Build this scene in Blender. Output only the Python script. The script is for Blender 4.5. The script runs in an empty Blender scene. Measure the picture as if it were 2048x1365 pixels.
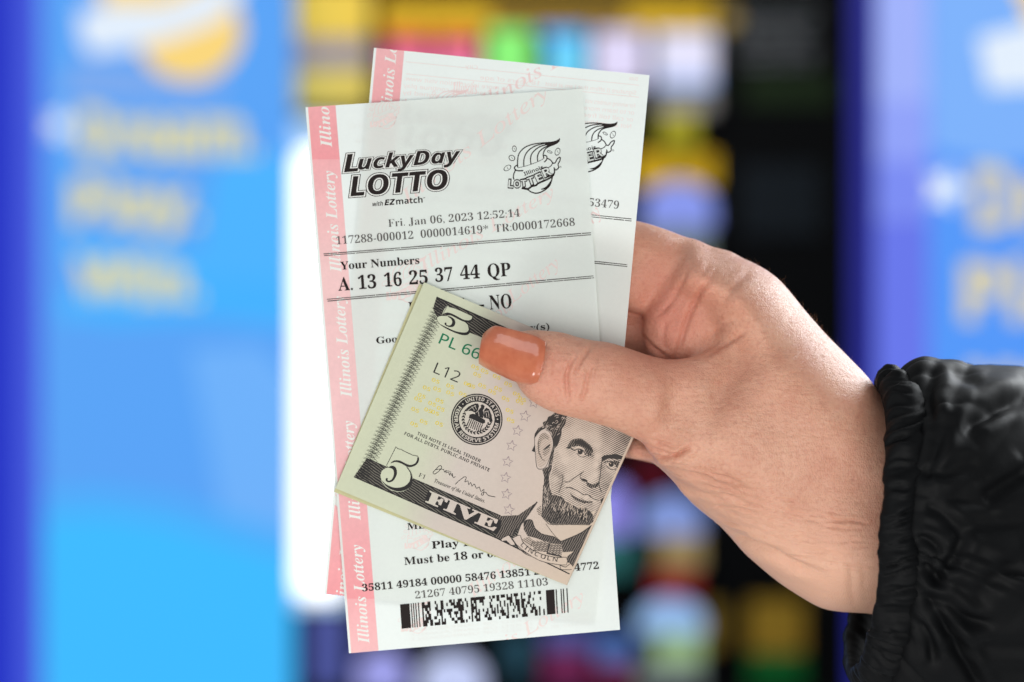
import bpy, bmesh, math, random
import numpy as np
import openvdb as vdb
from mathutils import Vector, Matrix
from mathutils.geometry import tessellate_polygon

random.seed(11)
RNG = np.random.default_rng(11)
S = bpy.context.scene
COL = S.collection
R = math.radians

# ------------------------------------------------------------------ camera, world, lamps
CD = 0.714                     # camera to the sheet of the front ticket, metres
ZC = 1.30
PX = 36.0 / 85.0 * CD / 2048   # size of one photograph pixel on that sheet
cam_d = bpy.data.cameras.new('camera')
cam_d.lens = 85
cam_d.sensor_width = 36
cam_d.sensor_fit = 'HORIZONTAL'
cam_d.clip_start = 0.05
cam_d.clip_end = 60
cam_d.dof.use_dof = True
cam_d.dof.focus_distance = 0.708
cam_d.dof.aperture_fstop = 5.3
cam = bpy.data.objects.new('camera', cam_d)
cam.location = (0, -CD, ZC)
cam.rotation_euler = (R(90), 0, 0)
COL.objects.link(cam)
S.camera = cam

W = bpy.data.worlds.new('World')
S.world = W
W.use_nodes = True
W.node_tree.nodes['Background'].inputs[0].default_value = (0.93, 0.97, 1.0, 1)
W.node_tree.nodes['Background'].inputs[1].default_value = 0.36


def area(name, loc, target, sx, sy, power, col):
    l = bpy.data.lights.new(name, 'AREA')
    l.shape = 'RECTANGLE'
    l.size, l.size_y = sx, sy
    l.energy = power
    l.color = col
    o = bpy.data.objects.new(name, l)
    o.location = loc
    o.rotation_euler = (Vector(target) - Vector(loc)).to_track_quat('-Z', 'Y').to_euler()
    COL.objects.link(o)
    return o


area('front_window_light', (0.30, -1.25, 0.80), (0.03, 0, 1.3), 1.1, 0.9, 13.5, (1.0, 0.985, 0.955))
area('rim_window_light', (0.84, 0.66, 1.76), (0.09, 0.02, 1.29), 0.7, 0.6, 19.0, (0.93, 0.97, 1.0))
area('backdrop_fill_light', (0.0, 0.75, 2.35), (0.0, 2.2, 1.25), 1.6, 0.5, 26.0, (1.0, 1.0, 1.0))  # unseen lamp added to brighten the machines and ticket packs behind

area('nail_streak_light', (-0.24, -0.30, 0.78), (0.0, -0.015, 1.29), 0.16, 0.20, 1.1, (1.0, 0.97, 0.95))  # unseen lamp added to lay a bright streak on the lower nail
area('nail_sheen_light', (-0.62, -0.90, 2.05), (0.0, -0.015, 1.29), 0.9, 0.7, 4.0, (0.97, 0.98, 1.0))  # unseen lamp added for a soft reflection on the upper nail

S.view_settings.view_transform = 'Standard'
S.view_settings.look = 'None'
S.view_settings.exposure = 0
S.view_settings.gamma = 1
S.view_settings.use_curve_mapping = False
S.render.engine = 'CYCLES'
S.cycles.use_denoising = True
S.cycles.max_bounces = 8
S.cycles.transparent_max_bounces = 8
S.cycles.caustics_reflective = False
S.cycles.caustics_refractive = False


# ------------------------------------------------------------------ helpers
def P(u, v, y=0.0):
    """point of the plane at depth y (metres behind the ticket) seen at photograph pixel u, v"""
    k = PX * (y + CD) / CD
    return ((u - 1024) * k, y, ZC - (v - 682.5) * k)


def Pn(u, v, y):
    k = PX * (y + CD) / CD
    return np.stack([(u - 1024) * k, y + 0 * u, ZC - (v - 682.5) * k], -1)


def lin(c):
    return tuple((x / 255 / 12.92 if x / 255 <= 0.04045 else ((x / 255 + 0.055) / 1.055) ** 2.4) for x in c)


def tag(o, label=None, cat=None, group=None, kind=None):
    for k, v in (('label', label), ('category', cat), ('group', group), ('kind', kind)):
        if v:
            o[k] = v
    return o


def empty(name, loc, label, cat, group=None):
    o = bpy.data.objects.new(name, None)
    o.empty_display_size = 0.02
    o.location = loc
    COL.objects.link(o)
    bpy.context.view_layer.update()
    return tag(o, label, cat, group)


def link(name, me, mats, parent=None):
    if not isinstance(mats, (list, tuple)):
        mats = [mats]
    for m in mats:
        me.materials.append(m)
    o = bpy.data.objects.new(name, me)
    COL.objects.link(o)
    # origin at the middle of the object
    if len(me.vertices):
        co = np.empty(len(me.vertices) * 3)
        me.vertices.foreach_get('co', co)
        co = co.reshape(-1, 3)
        c = (co.min(0) + co.max(0)) / 2
        me.vertices.foreach_set('co', (co - c).ravel())
        me.update()
        o.location = c
    if parent:
        wl = Vector(o.location)
        o.parent = parent
        off = Vector((0, 0, 0))
        p = parent
        while p:
            off += Vector(p.location)
            p = p.parent
        o.location = wl - off
    return o


def mesh(name, verts, faces, smooth=False):
    me = bpy.data.meshes.new(name)
    me.from_pydata([tuple(v) for v in verts], [], [tuple(f) for f in faces])
    if smooth:
        me.polygons.foreach_set('use_smooth', [True] * len(me.polygons))
    me.update()
    return me


def catmull(pts, n=6, closed=False):
    pts = [np.array(p, float) for p in pts]
    m = len(pts)
    out = []
    rng = range(m) if closed else range(m - 1)
    for i in rng:
        p0 = pts[(i - 1) % m] if (closed or i > 0) else pts[0]
        p1 = pts[i]
        p2 = pts[(i + 1) % m]
        p3 = pts[(i + 2) % m] if (closed or i + 2 < m) else pts[-1]
        for k in range(n):
            t = k / n
            out.append(0.5 * (2 * p1 + (p2 - p0) * t + (2 * p0 - 5 * p1 + 4 * p2 - p3) * t * t
                              + (3 * p1 - p0 - 3 * p2 + p3) * t ** 3))
    if not closed:
        out.append(pts[-1])
    return out


# ------------------------------------------------------------------ materials
def new_mat(name):
    m = bpy.data.materials.new(name)
    m.use_nodes = True
    nt = m.node_tree
    b = nt.nodes.get('Principled BSDF')
    return m, nt, b, nt.nodes.get('Material Output')


def node(nt, kind, **kw):
    n = nt.nodes.new(kind)
    for k, v in kw.items():
        if k in n.inputs:
            n.inputs[k].default_value = v
        else:
            setattr(n, k, v)
    return n


def plain(name, rgb, rough=0.6, metallic=0.0, spec=0.5, srgb=True, noise=0.0, scale=40):
    m, nt, b, out = new_mat(name)
    c = (*lin(rgb), 1) if srgb else (*rgb, 1)
    b.inputs['Base Color'].default_value = c
    b.inputs['Roughness'].default_value = rough
    b.inputs['Metallic'].default_value = metallic
    b.inputs['Specular IOR Level'].default_value = spec
    if noise:
        tc = node(nt, 'ShaderNodeTexCoord')
        nz = node(nt, 'ShaderNodeTexNoise', Scale=scale, Detail=4.0)
        nt.links.new(tc.outputs['Object'], nz.inputs['Vector'])
        mx = node(nt, 'ShaderNodeMix', data_type='RGBA')
        mx.inputs[6].default_value = c
        mx.inputs[7].default_value = (c[0] * (1 - noise), c[1] * (1 - noise), c[2] * (1 - noise), 1)
        nt.links.new(nz.outputs['Fac'], mx.inputs[0])
        nt.links.new(mx.outputs[2], b.inputs['Base Color'])
    return m


def glow(name, rgb, strength=1.0):
    m, nt, b, out = new_mat(name)
    b.inputs['Base Color'].default_value = (0.01, 0.01, 0.01, 1)
    b.inputs['Roughness'].default_value = 0.6
    b.inputs['Specular IOR Level'].default_value = 0.05
    b.inputs['Emission Color'].default_value = (*lin(rgb), 1)
    b.inputs['Emission Strength'].default_value = strength
    return m


def paper_mat(name, rgb, trans=0.3, mottle=0.05, scale=900, ramp=None, axis=None, wave=42.0):
    """thin paper: diffuse with light coming through from behind; ramp = [(pos, rgb)] printed along an axis in metres"""
    m, nt, b, out = new_mat(name)
    nt.nodes.remove(b)
    tc = node(nt, 'ShaderNodeTexCoord')
    nz = node(nt, 'ShaderNodeTexNoise', Scale=scale, Detail=5.0)
    nt.links.new(tc.outputs['Object'], nz.inputs['Vector'])
    nz2 = node(nt, 'ShaderNodeTexNoise', Scale=scale * 0.08, Detail=3.0)
    nt.links.new(tc.outputs['Object'], nz2.inputs['Vector'])
    ad = node(nt, 'ShaderNodeMath', operation='ADD')
    nt.links.new(nz.outputs['Fac'], ad.inputs[0])
    nt.links.new(nz2.outputs['Fac'], ad.inputs[1])
    mr = node(nt, 'ShaderNodeMapRange')
    mr.inputs['From Min'].default_value = 0.6
    mr.inputs['From Max'].default_value = 1.4
    mr.inputs['To Min'].default_value = 1 - mottle
    mr.inputs['To Max'].default_value = 1 + mottle
    nt.links.new(ad.outputs[0], mr.inputs['Value'])
    vm = node(nt, 'ShaderNodeVectorMath', operation='SCALE')
    if ramp:
        dot = node(nt, 'ShaderNodeVectorMath', operation='DOT_PRODUCT')
        dot.inputs[1].default_value = axis[0]
        geo = node(nt, 'ShaderNodeNewGeometry')
        nt.links.new(geo.outputs['Position'], dot.inputs[0])
        m2 = node(nt, 'ShaderNodeMapRange')
        m2.inputs['From Min'].default_value = axis[1]
        m2.inputs['From Max'].default_value = axis[2]
        nt.links.new(dot.outputs['Value'], m2.inputs['Value'])
        src = m2.outputs[0]
        if len(axis) > 3:
            fr = node(nt, 'ShaderNodeMath', operation='FRACT')
            m2.clamp = False
            nt.links.new(src, fr.inputs[0])
            src = fr.outputs[0]
        cr = node(nt, 'ShaderNodeValToRGB')
        while len(cr.color_ramp.elements) < len(ramp):
            cr.color_ramp.elements.new(0.5)
        for e, (p, c) in zip(cr.color_ramp.elements, ramp):
            e.position = p
            e.color = (*lin(c), 1)
        nt.links.new(src, cr.inputs[0])
        nt.links.new(cr.outputs[0], vm.inputs[0])
    else:
        vm.inputs[0].default_value = lin(rgb)
    nt.links.new(mr.outputs[0], vm.inputs['Scale'])
    bpn = node(nt, 'ShaderNodeTexNoise', Scale=wave, Detail=2.0)
    geo2 = node(nt, 'ShaderNodeNewGeometry')
    nt.links.new(geo2.outputs['Position'], bpn.inputs['Vector'])
    bpb = node(nt, 'ShaderNodeBump', Strength=0.55, Distance=0.0011)
    nt.links.new(bpn.outputs['Fac'], bpb.inputs['Height'])
    d = node(nt, 'ShaderNodeBsdfDiffuse')
    nt.links.new(bpb.outputs[0], d.inputs['Normal'])
    t = node(nt, 'ShaderNodeBsdfTranslucent')
    nt.links.new(vm.outputs[0], d.inputs['Color'])
    nt.links.new(vm.outputs[0], t.inputs['Color'])
    mx = node(nt, 'ShaderNodeMixShader', Fac=trans)
    nt.links.new(d.outputs[0], mx.inputs[1])
    nt.links.new(t.outputs[0], mx.inputs[2])
    nt.links.new(mx.outputs[0], out.inputs[0])
    return m


def hatch_mat(name, ink, ground, cover, angle, period_px, cross=False, wob=260.0):
    """engraved tone: parallel ink lines on the note's own paper colour"""
    m, nt, b, out = new_mat(name)
    b.inputs['Roughness'].default_value = 0.7
    b.inputs['Specular IOR Level'].default_value = 0.2
    tc = node(nt, 'ShaderNodeTexCoord')

    def lines(a):
        dx, dz = math.cos(a), math.sin(a)
        dot = node(nt, 'ShaderNodeVectorMath', operation='DOT_PRODUCT')
        dot.inputs[1].default_value = (dx / (period_px * PX), 0, dz / (period_px * PX))
        nz = node(nt, 'ShaderNodeTexNoise', Scale=wob, Detail=2.0)
        nt.links.new(tc.outputs['Object'], nz.inputs['Vector'])
        nt.links.new(tc.outputs['Object'], dot.inputs[0])
        a1 = node(nt, 'ShaderNodeMath', operation='ADD')
        nt.links.new(dot.outputs['Value'], a1.inputs[0])
        nt.links.new(nz.outputs['Fac'], a1.inputs[1])
        pp = node(nt, 'ShaderNodeMath', operation='PINGPONG')
        pp.inputs[1].default_value = 0.5
        nt.links.new(a1.outputs[0], pp.inputs[0])
        lt = node(nt, 'ShaderNodeMath', operation='LESS_THAN')
        lt.inputs[1].default_value = cover * 0.5
        nt.links.new(pp.outputs[0], lt.inputs[0])
        return lt.outputs[0]
    f = lines(angle)
    if cross:
        g = lines(angle + 1.1)
        mxm = node(nt, 'ShaderNodeMath', operation='MAXIMUM')
        nt.links.new(f, mxm.inputs[0])
        nt.links.new(g, mxm.inputs[1])
        f = mxm.outputs[0]
    mx = node(nt, 'ShaderNodeMix', data_type='RGBA')
    mx.inputs[6].default_value = (*lin(ground), 1)
    mx.inputs[7].default_value = (*lin(ink), 1)
    nt.links.new(f, mx.inputs[0])
    nt.links.new(mx.outputs[2], b.inputs['Base Color'])
    return m


# ------------------------------------------------------------------ lettering
def style(s, st):
    out = ''
    for ch in s:
        o = ord(ch)
        if st == 'serifb':
            if 'A' <= ch <= 'Z': o = 0x1D400 + o - 65
            elif 'a' <= ch <= 'z': o = 0x1D41A + o - 97
            elif '0' <= ch <= '9': o = 0x1D7CE + o - 48
        elif st == 'serifi':
            if ch == 'h': o = 0x210E
            elif 'A' <= ch <= 'Z': o = 0x1D434 + o - 65
            elif 'a' <= ch <= 'z': o = 0x1D44E + o - 97
        elif st == 'serifbi':
            if 'A' <= ch <= 'Z': o = 0x1D468 + o - 65
            elif 'a' <= ch <= 'z': o = 0x1D482 + o - 97
            elif '0' <= ch <= '9': o = 0x1D7CE + o - 48
        elif st == 'sansb':
            if 'A' <= ch <= 'Z': o = 0x1D5D4 + o - 65
            elif 'a' <= ch <= 'z': o = 0x1D5EE + o - 97
            elif '0' <= ch <= '9': o = 0x1D7EC + o - 48
        elif st == 'sansbi':
            if 'A' <= ch <= 'Z': o = 0x1D63C + o - 65
            elif 'a' <= ch <= 'z': o = 0x1D656 + o - 97
            elif '0' <= ch <= '9': o = 0x1D7EC + o - 48
        elif st == 'sans':
            if 'A' <= ch <= 'Z': o = 0x1D5A0 + o - 65
            elif 'a' <= ch <= 'z': o = 0x1D5BA + o - 97
            elif '0' <= ch <= '9': o = 0x1D7E2 + o - 48
        elif st == 'mono':
            if 'A' <= ch <= 'Z': o = 0x1D670 + o - 65
            elif '0' <= ch <= '9': o = 0x1D7F6 + o - 48
        out += chr(o)
    return out


_glyphs = {}


def glyph_run(s, st, off):
    key = (s, st, off)
    if key in _glyphs:
        return _glyphs[key]
    c = bpy.data.curves.new('run', 'FONT')
    c.resolution_u = 3
    c.offset = off
    c.body = style(s, st)
    o = bpy.data.objects.new('run', c)
    COL.objects.link(o)
    dg = bpy.context.evaluated_depsgraph_get()
    dg.update()
    ev = o.evaluated_get(dg)
    me = ev.to_mesh()
    v = np.array([(p.co.x, p.co.y) for p in me.vertices]) if len(me.vertices) else np.zeros((0, 2))
    f = [tuple(p.vertices) for p in me.polygons]
    ev.to_mesh_clear()
    bpy.data.objects.remove(o)
    bpy.data.curves.remove(c)
    _glyphs[key] = (v, f)
    return v, f


class Ink:
    """flat print drawn in photograph pixels, later laid on a sheet of paper"""

    def __init__(self):
        self.v, self.f, self.l = [], [], []
        self.o, self.s = (0, 0), 1.0
        self.M = None

    def at(self, ox, oy, s):
        self.o, self.s = (ox, oy), s
        return self

    def put(self, pts):
        a = np.array(pts, float).reshape(-1, 2) / self.s + np.array(self.o)
        if self.M is not None:
            a = (a - self.M[0]) @ self.M[1].T + self.M[2]
        return a

    def add(self, verts, faces, layer):
        n = len(self.v)
        self.v += [tuple(p) for p in verts]
        self.l += [layer] * len(verts)
        self.f += [tuple(i + n for i in f) for f in faces]

    def poly(self, pts, layer=1, smooth=0):
        if smooth:
            pts = catmull(pts, smooth, True)
        a = self.put(pts)
        tr = tessellate_polygon([[Vector((p[0], p[1], 0)) for p in a]])
        self.add(a, tr, layer)

    def stroke(self, pts, w, layer=1, smooth=4, taper=False):
        if smooth and len(pts) > 2:
            pts = catmull(pts, smooth)
        a = self.put(pts)
        w = w / self.s / 2
        if self.M is not None:
            w *= math.sqrt(abs(np.linalg.det(self.M[1])))
        d = np.gradient(a, axis=0) if len(a) > 1 else np.array([[1, 0]])
        d /= np.linalg.norm(d, axis=1)[:, None] + 1e-9
        nrm = np.stack([-d[:, 1], d[:, 0]], 1)
        t = np.linspace(0, 1, len(a))
        ww = w * (np.clip(np.minimum(t, 1 - t) * 5, 0.25, 1) if taper else np.ones(len(a)))
        L, Rr = a + nrm * ww[:, None], a - nrm * ww[:, None]
        n = len(a)
        self.add(np.concatenate([L, Rr]), [(i, i + 1, n + i + 1, n + i) for i in range(n - 1)], layer)

    def ring(self, c, r0, r1, layer=1, n=64, sq=1.0, rot=0.0):
        t = np.linspace(0, 2 * math.pi, n, endpoint=False)
        cr, sr = math.cos(rot), math.sin(rot)
        def e(r):
            x, y = np.cos(t) * r, np.sin(t) * r * sq
            return np.stack([c[0] + x * cr - y * sr, c[1] + x * sr + y * cr], 1)
        self.add(self.put(np.concatenate([e(r0), e(r1)])),
                 [(i, (i + 1) % n, n + (i + 1) % n, n + i) for i in range(n)], layer)

    def disc(self, c, r, layer=1, n=48, sq=1.0, rot=0.0):
        t = np.linspace(0, 2 * math.pi, n, endpoint=False)
        x, y = np.cos(t) * r, np.sin(t) * r * sq
        cr, sr = math.cos(rot), math.sin(rot)
        self.poly(np.stack([c[0] + x * cr - y * sr, c[1] + x * sr + y * cr], 1), layer)

    def text(self, s, st, p0, p1, cap, layer=1, off=0.0, shear=0.0, mirror=False, grow=0.0):
        """grow: outline spread in em kept out of the fit, so outlines stay centred on their letters"""
        v0, _ = glyph_run(s, st, off)
        v, f = glyph_run(s, st, off + grow)
        hv, _ = glyph_run('H', st, 0.0)
        ch = hv[:, 1].max()
        x0, x1 = v0[:, 0].min(), v0[:, 0].max()
        p0, p1 = np.array(p0, float), np.array(p1, float)
        d = p1 - p0
        L = np.linalg.norm(d)
        d /= L
        up = np.array([d[1], -d[0]])
        sx, sy = L / (x1 - x0), cap / ch
        X = (v[:, 0] - x0) * sx
        if mirror:
            X = L - X
        Y = v[:, 1] * sy
        X = X + shear * Y
        self.add(self.put(p0 + X[:, None] * d + Y[:, None] * up), f, layer)

    def arc_text(self, s, st, path, cap, layer=1, off=0.0, fill=1.0):
        """letters set one by one along a polyline"""
        path = self.put(path)
        seg = np.linalg.norm(np.diff(path, axis=0), axis=1)
        cum = np.concatenate([[0], np.cumsum(seg)])
        hv, _ = glyph_run('H', st, 0.0)
        ch = hv[:, 1].max()
        cap = cap / self.s
        sy = cap / ch
        adv, x = [], 0.0
        for c in s:
            if c == ' ':
                w = 0.3
                adv.append((x, w)); x += w; continue
            v, f = glyph_run(c, st, off)
            w = v[:, 0].max() - v[:, 0].min()
            adv.append((x, w)); x += w + 0.13
        tot = x - 0.13
        k = cum[-1] / tot
        for c, (x0, w) in zip(s, adv):
            if c == ' ':
                continue
            mid = (x0 + w / 2) * k
            px = np.interp(mid, cum, path[:, 0]); py = np.interp(mid, cum, path[:, 1])
            e = 0.02 * cum[-1]
            ax = np.interp(mid + e, cum, path[:, 0]) - np.interp(mid - e, cum, path[:, 0])
            ay = np.interp(mid + e, cum, path[:, 1]) - np.interp(mid - e, cum, path[:, 1])
            d = np.array([ax, ay]); d /= np.linalg.norm(d)
            up = np.array([d[1], -d[0]])
            v, f = glyph_run(c, st, off)
            X = (v[:, 0] - (v[:, 0].max() + v[:, 0].min()) / 2) * min(k, sy * 1.25) * fill
            Y = v[:, 1] * sy
            self.add(np.array([px, py]) + X[:, None] * d + Y[:, None] * up, f, layer)

    def build(self, name, mat, parent, surf, gap=3e-5, clips=(), maxedge=60):
        bm = bmesh.new()
        vs = [bm.verts.new((u, -v, l)) for (u, v), l in zip(self.v, self.l)]
        for f in self.f:
            try:
                bm.faces.new([vs[i] for i in f])
            except ValueError:
                pass
        for (a, b) in clips:        # keep what lies left of a -> b (in pixels, y down)
            n = Vector((b[1] - a[1], b[0] - a[0], 0)).normalized()
            bmesh.ops.bisect_plane(bm, geom=bm.verts[:] + bm.edges[:] + bm.faces[:],
                                   plane_co=Vector((a[0], -a[1], 0)), plane_no=n, clear_outer=True)
        for _ in range(4):
            es = [e for e in bm.edges if e.calc_length() > maxedge]
            if not es:
                break
            bmesh.ops.subdivide_edges(bm, edges=es, cuts=1, use_grid_fill=False)
            bmesh.ops.triangulate(bm, faces=[f for f in bm.faces if len(f.verts) > 4])
        for v in bm.verts:
            u, w, l = v.co.x, -v.co.y, v.co.z
            v.co = P(u, w, surf(u, w) - gap * l)
        for f in bm.faces:
            f.normal_update()
            if f.normal.y > 0:
                f.normal_flip()
        me = bpy.data.meshes.new(name)
        bm.to_mesh(me)
        bm.free()
        return link(name, me, mat, parent)


class Lines:
    """several lines of lettering, each built as a part of its own"""

    def __init__(self):
        self.runs = []

    def text(self, *a, **kw):
        k = Ink()
        k.text(*a, **kw)
        self.runs.append(k)

    def build(self, *a, **kw):
        for k in self.runs:
            k.build(*a, **kw)


def sheet(name, quad, surf, mat, parent, nx=10, ny=20, round_px=0, edge=None):
    """a sheet of paper from its four corners TL, TR, BR, BL in photograph pixels"""
    TL, TR, BR, BL = [np.array(q, float) for q in quad]
    vs, fs = [], []
    for j in range(ny + 1):
        for i in range(nx + 1):
            a, b = i / nx, j / ny
            p = (TL * (1 - a) + TR * a) * (1 - b) + (BL * (1 - a) + BR * a) * b
            if edge:
                p = p + edge(a, b)
            vs.append(P(p[0], p[1], surf(p[0], p[1])))
    for j in range(ny):
        for i in range(nx):
            k = j * (nx + 1) + i
            fs.append((k, k + nx + 1, k + nx + 2, k + 1))
    return link(name, mesh(name, vs, fs, True), mat, parent)


# ------------------------------------------------------------------ the two tickets
PAPER = (228, 233, 227)
m_paper = paper_mat('ticket paper', PAPER, 0.23, 0.02)
STR0, STR1 = -P(0, 318)[2], -P(0, 1200)[2]
m_stripe = paper_mat('pink ticket border', (240, 170, 170), 0.14, 0.06,
                     ramp=[(0.0, (242, 178, 180)), (0.25, (240, 200, 198)), (0.6, (240, 196, 196)), (1.0, (240, 160, 164))],
                     axis=((0, 0, -1), STR0, STR1, 1))
m_ink = plain('thermal print', (40, 34, 33), 0.75, spec=0.1)
m_paler_ink = plain('thin thermal print', (84, 80, 78), 0.75, spec=0.1)
m_white_ink = paper_mat('white lettering', (236, 236, 230), 0.12, 0.02)
m_pink_ink = paper_mat('pale pink security print', (235, 217, 212), 0.15, 0.03)
m_pink_line = paper_mat('pink security line print', (238, 212, 209), 0.15, 0.03)
m_back_ink = paper_mat('print on the back of the paper', (214, 150, 150), 0.3, 0.03)


def bend(u, v):
    return 0.0034 * ((v - 760) / 560) ** 2 + 0.0009 * math.sin((u - 620) / 190 + (v - 200) / 600)


def s_front(u, v):
    return bend(u, v) - 0.0002 * math.exp(-((u - 1100) / 120) ** 2)


def s_back(u, v):
    return bend(u, v) + 0.0007 + 0.0012 * max(0.0, (330 - v) / 330) + 0.0010 * max(0.0, (v - 1000) / 300)


def emblem(k, fill=None):
    """pot with a flame of rays, coins and arched lettering, in its own zoomed coordinates"""
    lw = 21
    k.stroke([(345, 735), (343, 600), (365, 480), (430, 390), (530, 320), (680, 275), (870, 252)], lw, 1)
    k.poly([(860, 246), (1000, 233), (1090, 212), (1140, 185), (1162, 162), (1168, 200), (1140, 250), (1080, 288), (1000, 318), (940, 322), (870, 272)], 1, 3)
    k.stroke([(465, 715), (465, 590), (500, 480), (570, 390), (680, 320), (790, 285), (880, 262)], lw, 1)
    k.stroke([(605, 675), (595, 570), (620, 470), (690, 390), (780, 330), (880, 296), (950, 282)], lw, 1)
    k.stroke([(735, 620), (730, 530), (760, 440), (830, 370), (920, 322), (980, 300)], lw, 1)
    k.stroke([(855, 560), (843, 490), (855, 430), (890, 370), (950, 330), (1020, 300)], lw, 1)
    k.stroke([(340, 690), (295, 715), (283, 755), (318, 790), (380, 800), (455, 798)], lw + 3, 1)
    k.stroke([(350, 742), (470, 715), (610, 672), (740, 622), (850, 562)], 9, 1)
    k.stroke([(850, 500), (895, 505), (917, 540), (905, 590), (860, 632)], lw, 1)
    k.stroke([(300, 790), (270, 860), (262, 930), (275, 975)], lw, 1)
    k.stroke([(920, 555), (985, 592), (1032, 650)], lw, 1)
    k.stroke([(390, 970), (540, 935), (700, 880), (860, 790), (985, 712), (1010, 680), (1030, 650)], 16, 1)
    k.stroke([(1030, 650), (1075, 645), (1110, 580), (1150, 542), (1176, 545), (1165, 610), (1132, 675), (1142, 740), (1085, 785), (1050, 735)], lw, 1)
    k.stroke([(1060, 770), (1062, 830), (1040, 900)], 26, 1)
    k.stroke([(430, 1125), (540, 1152), (620, 1105), (700, 1085), (745, 1045), (850, 1000), (1000, 925), (1050, 850)], 34, 1)
    k.stroke([(420, 1145), (540, 1168), (600, 1210), (700, 1238), (800, 1215), (900, 1155), (975, 1075), (1012, 960), (1035, 860)], 24, 1)
    k.poly([(790, 1160), (880, 1120), (950, 1050), (1000, 980), (990, 1060), (930, 1130), (850, 1165)], 1, 2)
    for ch, a, b, h in (('L', (160, 1122), (252, 1130), 150), ('O', (272, 1128), (402, 1122), 138), ('T', (412, 1112), (530, 1098), 128),
                        ('T', (566, 1088), (690, 1046), 152), ('E', (738, 1030), (850, 978), 160), ('R', (872, 930), (1018, 868), 165)):
        k.text(ch, 'sansb', a, b, h, 2, off=0.05, grow=0.055)
    for ch, a, b, h in (('L', (160, 1122), (252, 1130), 150), ('O', (272, 1128), (402, 1122), 138), ('T', (412, 1112), (530, 1098), 128),
                        ('T', (566, 1088), (690, 1046), 152), ('E', (738, 1030), (850, 978), 160), ('R', (872, 930), (1018, 868), 165)):
        if fill:
            fill.text(ch, 'sansb', a, b, h, 3, off=-0.005)
    k.text('Illinois', 'sansb', (482, 898), (852, 758), 72, 1)
    for c, r, sq, rot in (((280, 370), 62, 0.72, 1.5), ((232, 550), 66, 0.85, 0.5), ((145, 745), 82, 0.62, -0.6), ((970, 432), 54, 0.5, 0.35), ((1122, 428), 78, 0.66, 1.9)):
        k.ring(c, r, r - 15, 1, 28, sq, rot)
        k.stroke([(c[0] - 10, c[1] - r * 0.3), (c[0] + 16, c[1] + r * 0.3)], 7, 1)
    k.ring((1180, 728), 18, 12, 1, 16)


def rule(k, a, b, w=1.5, layer=1):
    n = 10
    k.stroke([(a[0] + (b[0] - a[0]) * i / n, a[1] + (b[1] - a[1]) * i / n) for i in range(n + 1)], w, layer, smooth=0)


def broken_rule(k, a, b, w):
    """thermal line with small drop-outs"""
    t = 0.0
    while t < 1:
        e = min(1, t + random.uniform(0.02, 0.09))
        rule_pts = [(a[0] + (b[0] - a[0]) * s, a[1] + (b[1] - a[1]) * s) for s in (t, (t + e) / 2, e)]
        k.stroke(rule_pts, w * random.uniform(0.8, 1.15), 1, smooth=0)
        t = e + random.choice((0, 0, 0.002, 0.003))


# ---- ticket in front
QF = [(611, 215), (1165, 178), (1240, 1260), (698, 1307)]
clipF = [(QF[0], QF[1]), (QF[1], QF[2]), (QF[2], QF[3]), (QF[3], QF[0])]
tf = empty('lottery_ticket', P(970, 1284, s_front(970, 1284)),
           'front lottery ticket with bold LuckyDay LOTTO heading and barcode, covering the other ticket', 'lottery ticket',
           'lottery tickets in the hand')
sheet('paper', QF, s_front, m_paper, tf, 14, 28)
k = Ink()
k.poly([(616, 214.7), (671, 211), (757, 1301.9), (702.5, 1306.6)], 1)
k.build('border_stripe', m_stripe, tf, s_front, clips=clipF)
k = Lines()
for a, b, s in (((664, 295), (657.5, 213), 'Illino'), ((683, 545), (667.5, 341), 'Illinois Lottery'), ((704, 795), (688, 592), 'Illinois Lottery'),
                ((721.5, 1041), (706.5, 841), 'Illinois Lottery'), ((739, 1287), (723, 1089), 'Illinois Lottery')):
    k.text(s, 'serifbi', a, b, 22, 2)
k.build('border_lettering', m_white_ink, tf, s_front, clips=clipF)
k = Lines()
k.text('Illinois Lottery', 'serifi', (812, 410), (1100, 190), 27, 1)
k.text('Illinois Lottery', 'serifi', (845, 545), (1112, 392), 25, 1)
k.text('Lottery', 'serifi', (1024, 608), (1122, 532), 25, 1)
k.text('Illinois', 'serifi', (942, 690), (1030, 612), 25, 1)
k.text('Illinois Lottery', 'serifi', (925, 1352), (1172, 1200), 25, 1)
k.text('Illinois', 'serifi', (945, 1196), (1050, 1118), 25, 1)
k.text('Illinois Lottery', 'serifi', (790, 960), (1060, 800), 25, 1)
k.build('watermark_lettering', m_pink_ink, tf, s_front, gap=4.5e-5, clips=clipF)
k = Ink()
for c, sc, rt in (((768, 226), 0.060, -0.08), ((836, 1070), 0.058, -0.08), ((812, 560), 0.085, -0.08), ((830, 1235), 0.06, -0.08)):
    cr, sr = math.cos(rt), math.sin(rt)
    k.M = (np.array([650.0, 700.0]), np.array([[cr, -sr], [sr, cr]]) * sc, np.array(c))
    emblem(k)
    k.build('watermark_emblem', m_pink_ink, tf, s_front, gap=2e-5, clips=clipF)
    k = Ink()
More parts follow.
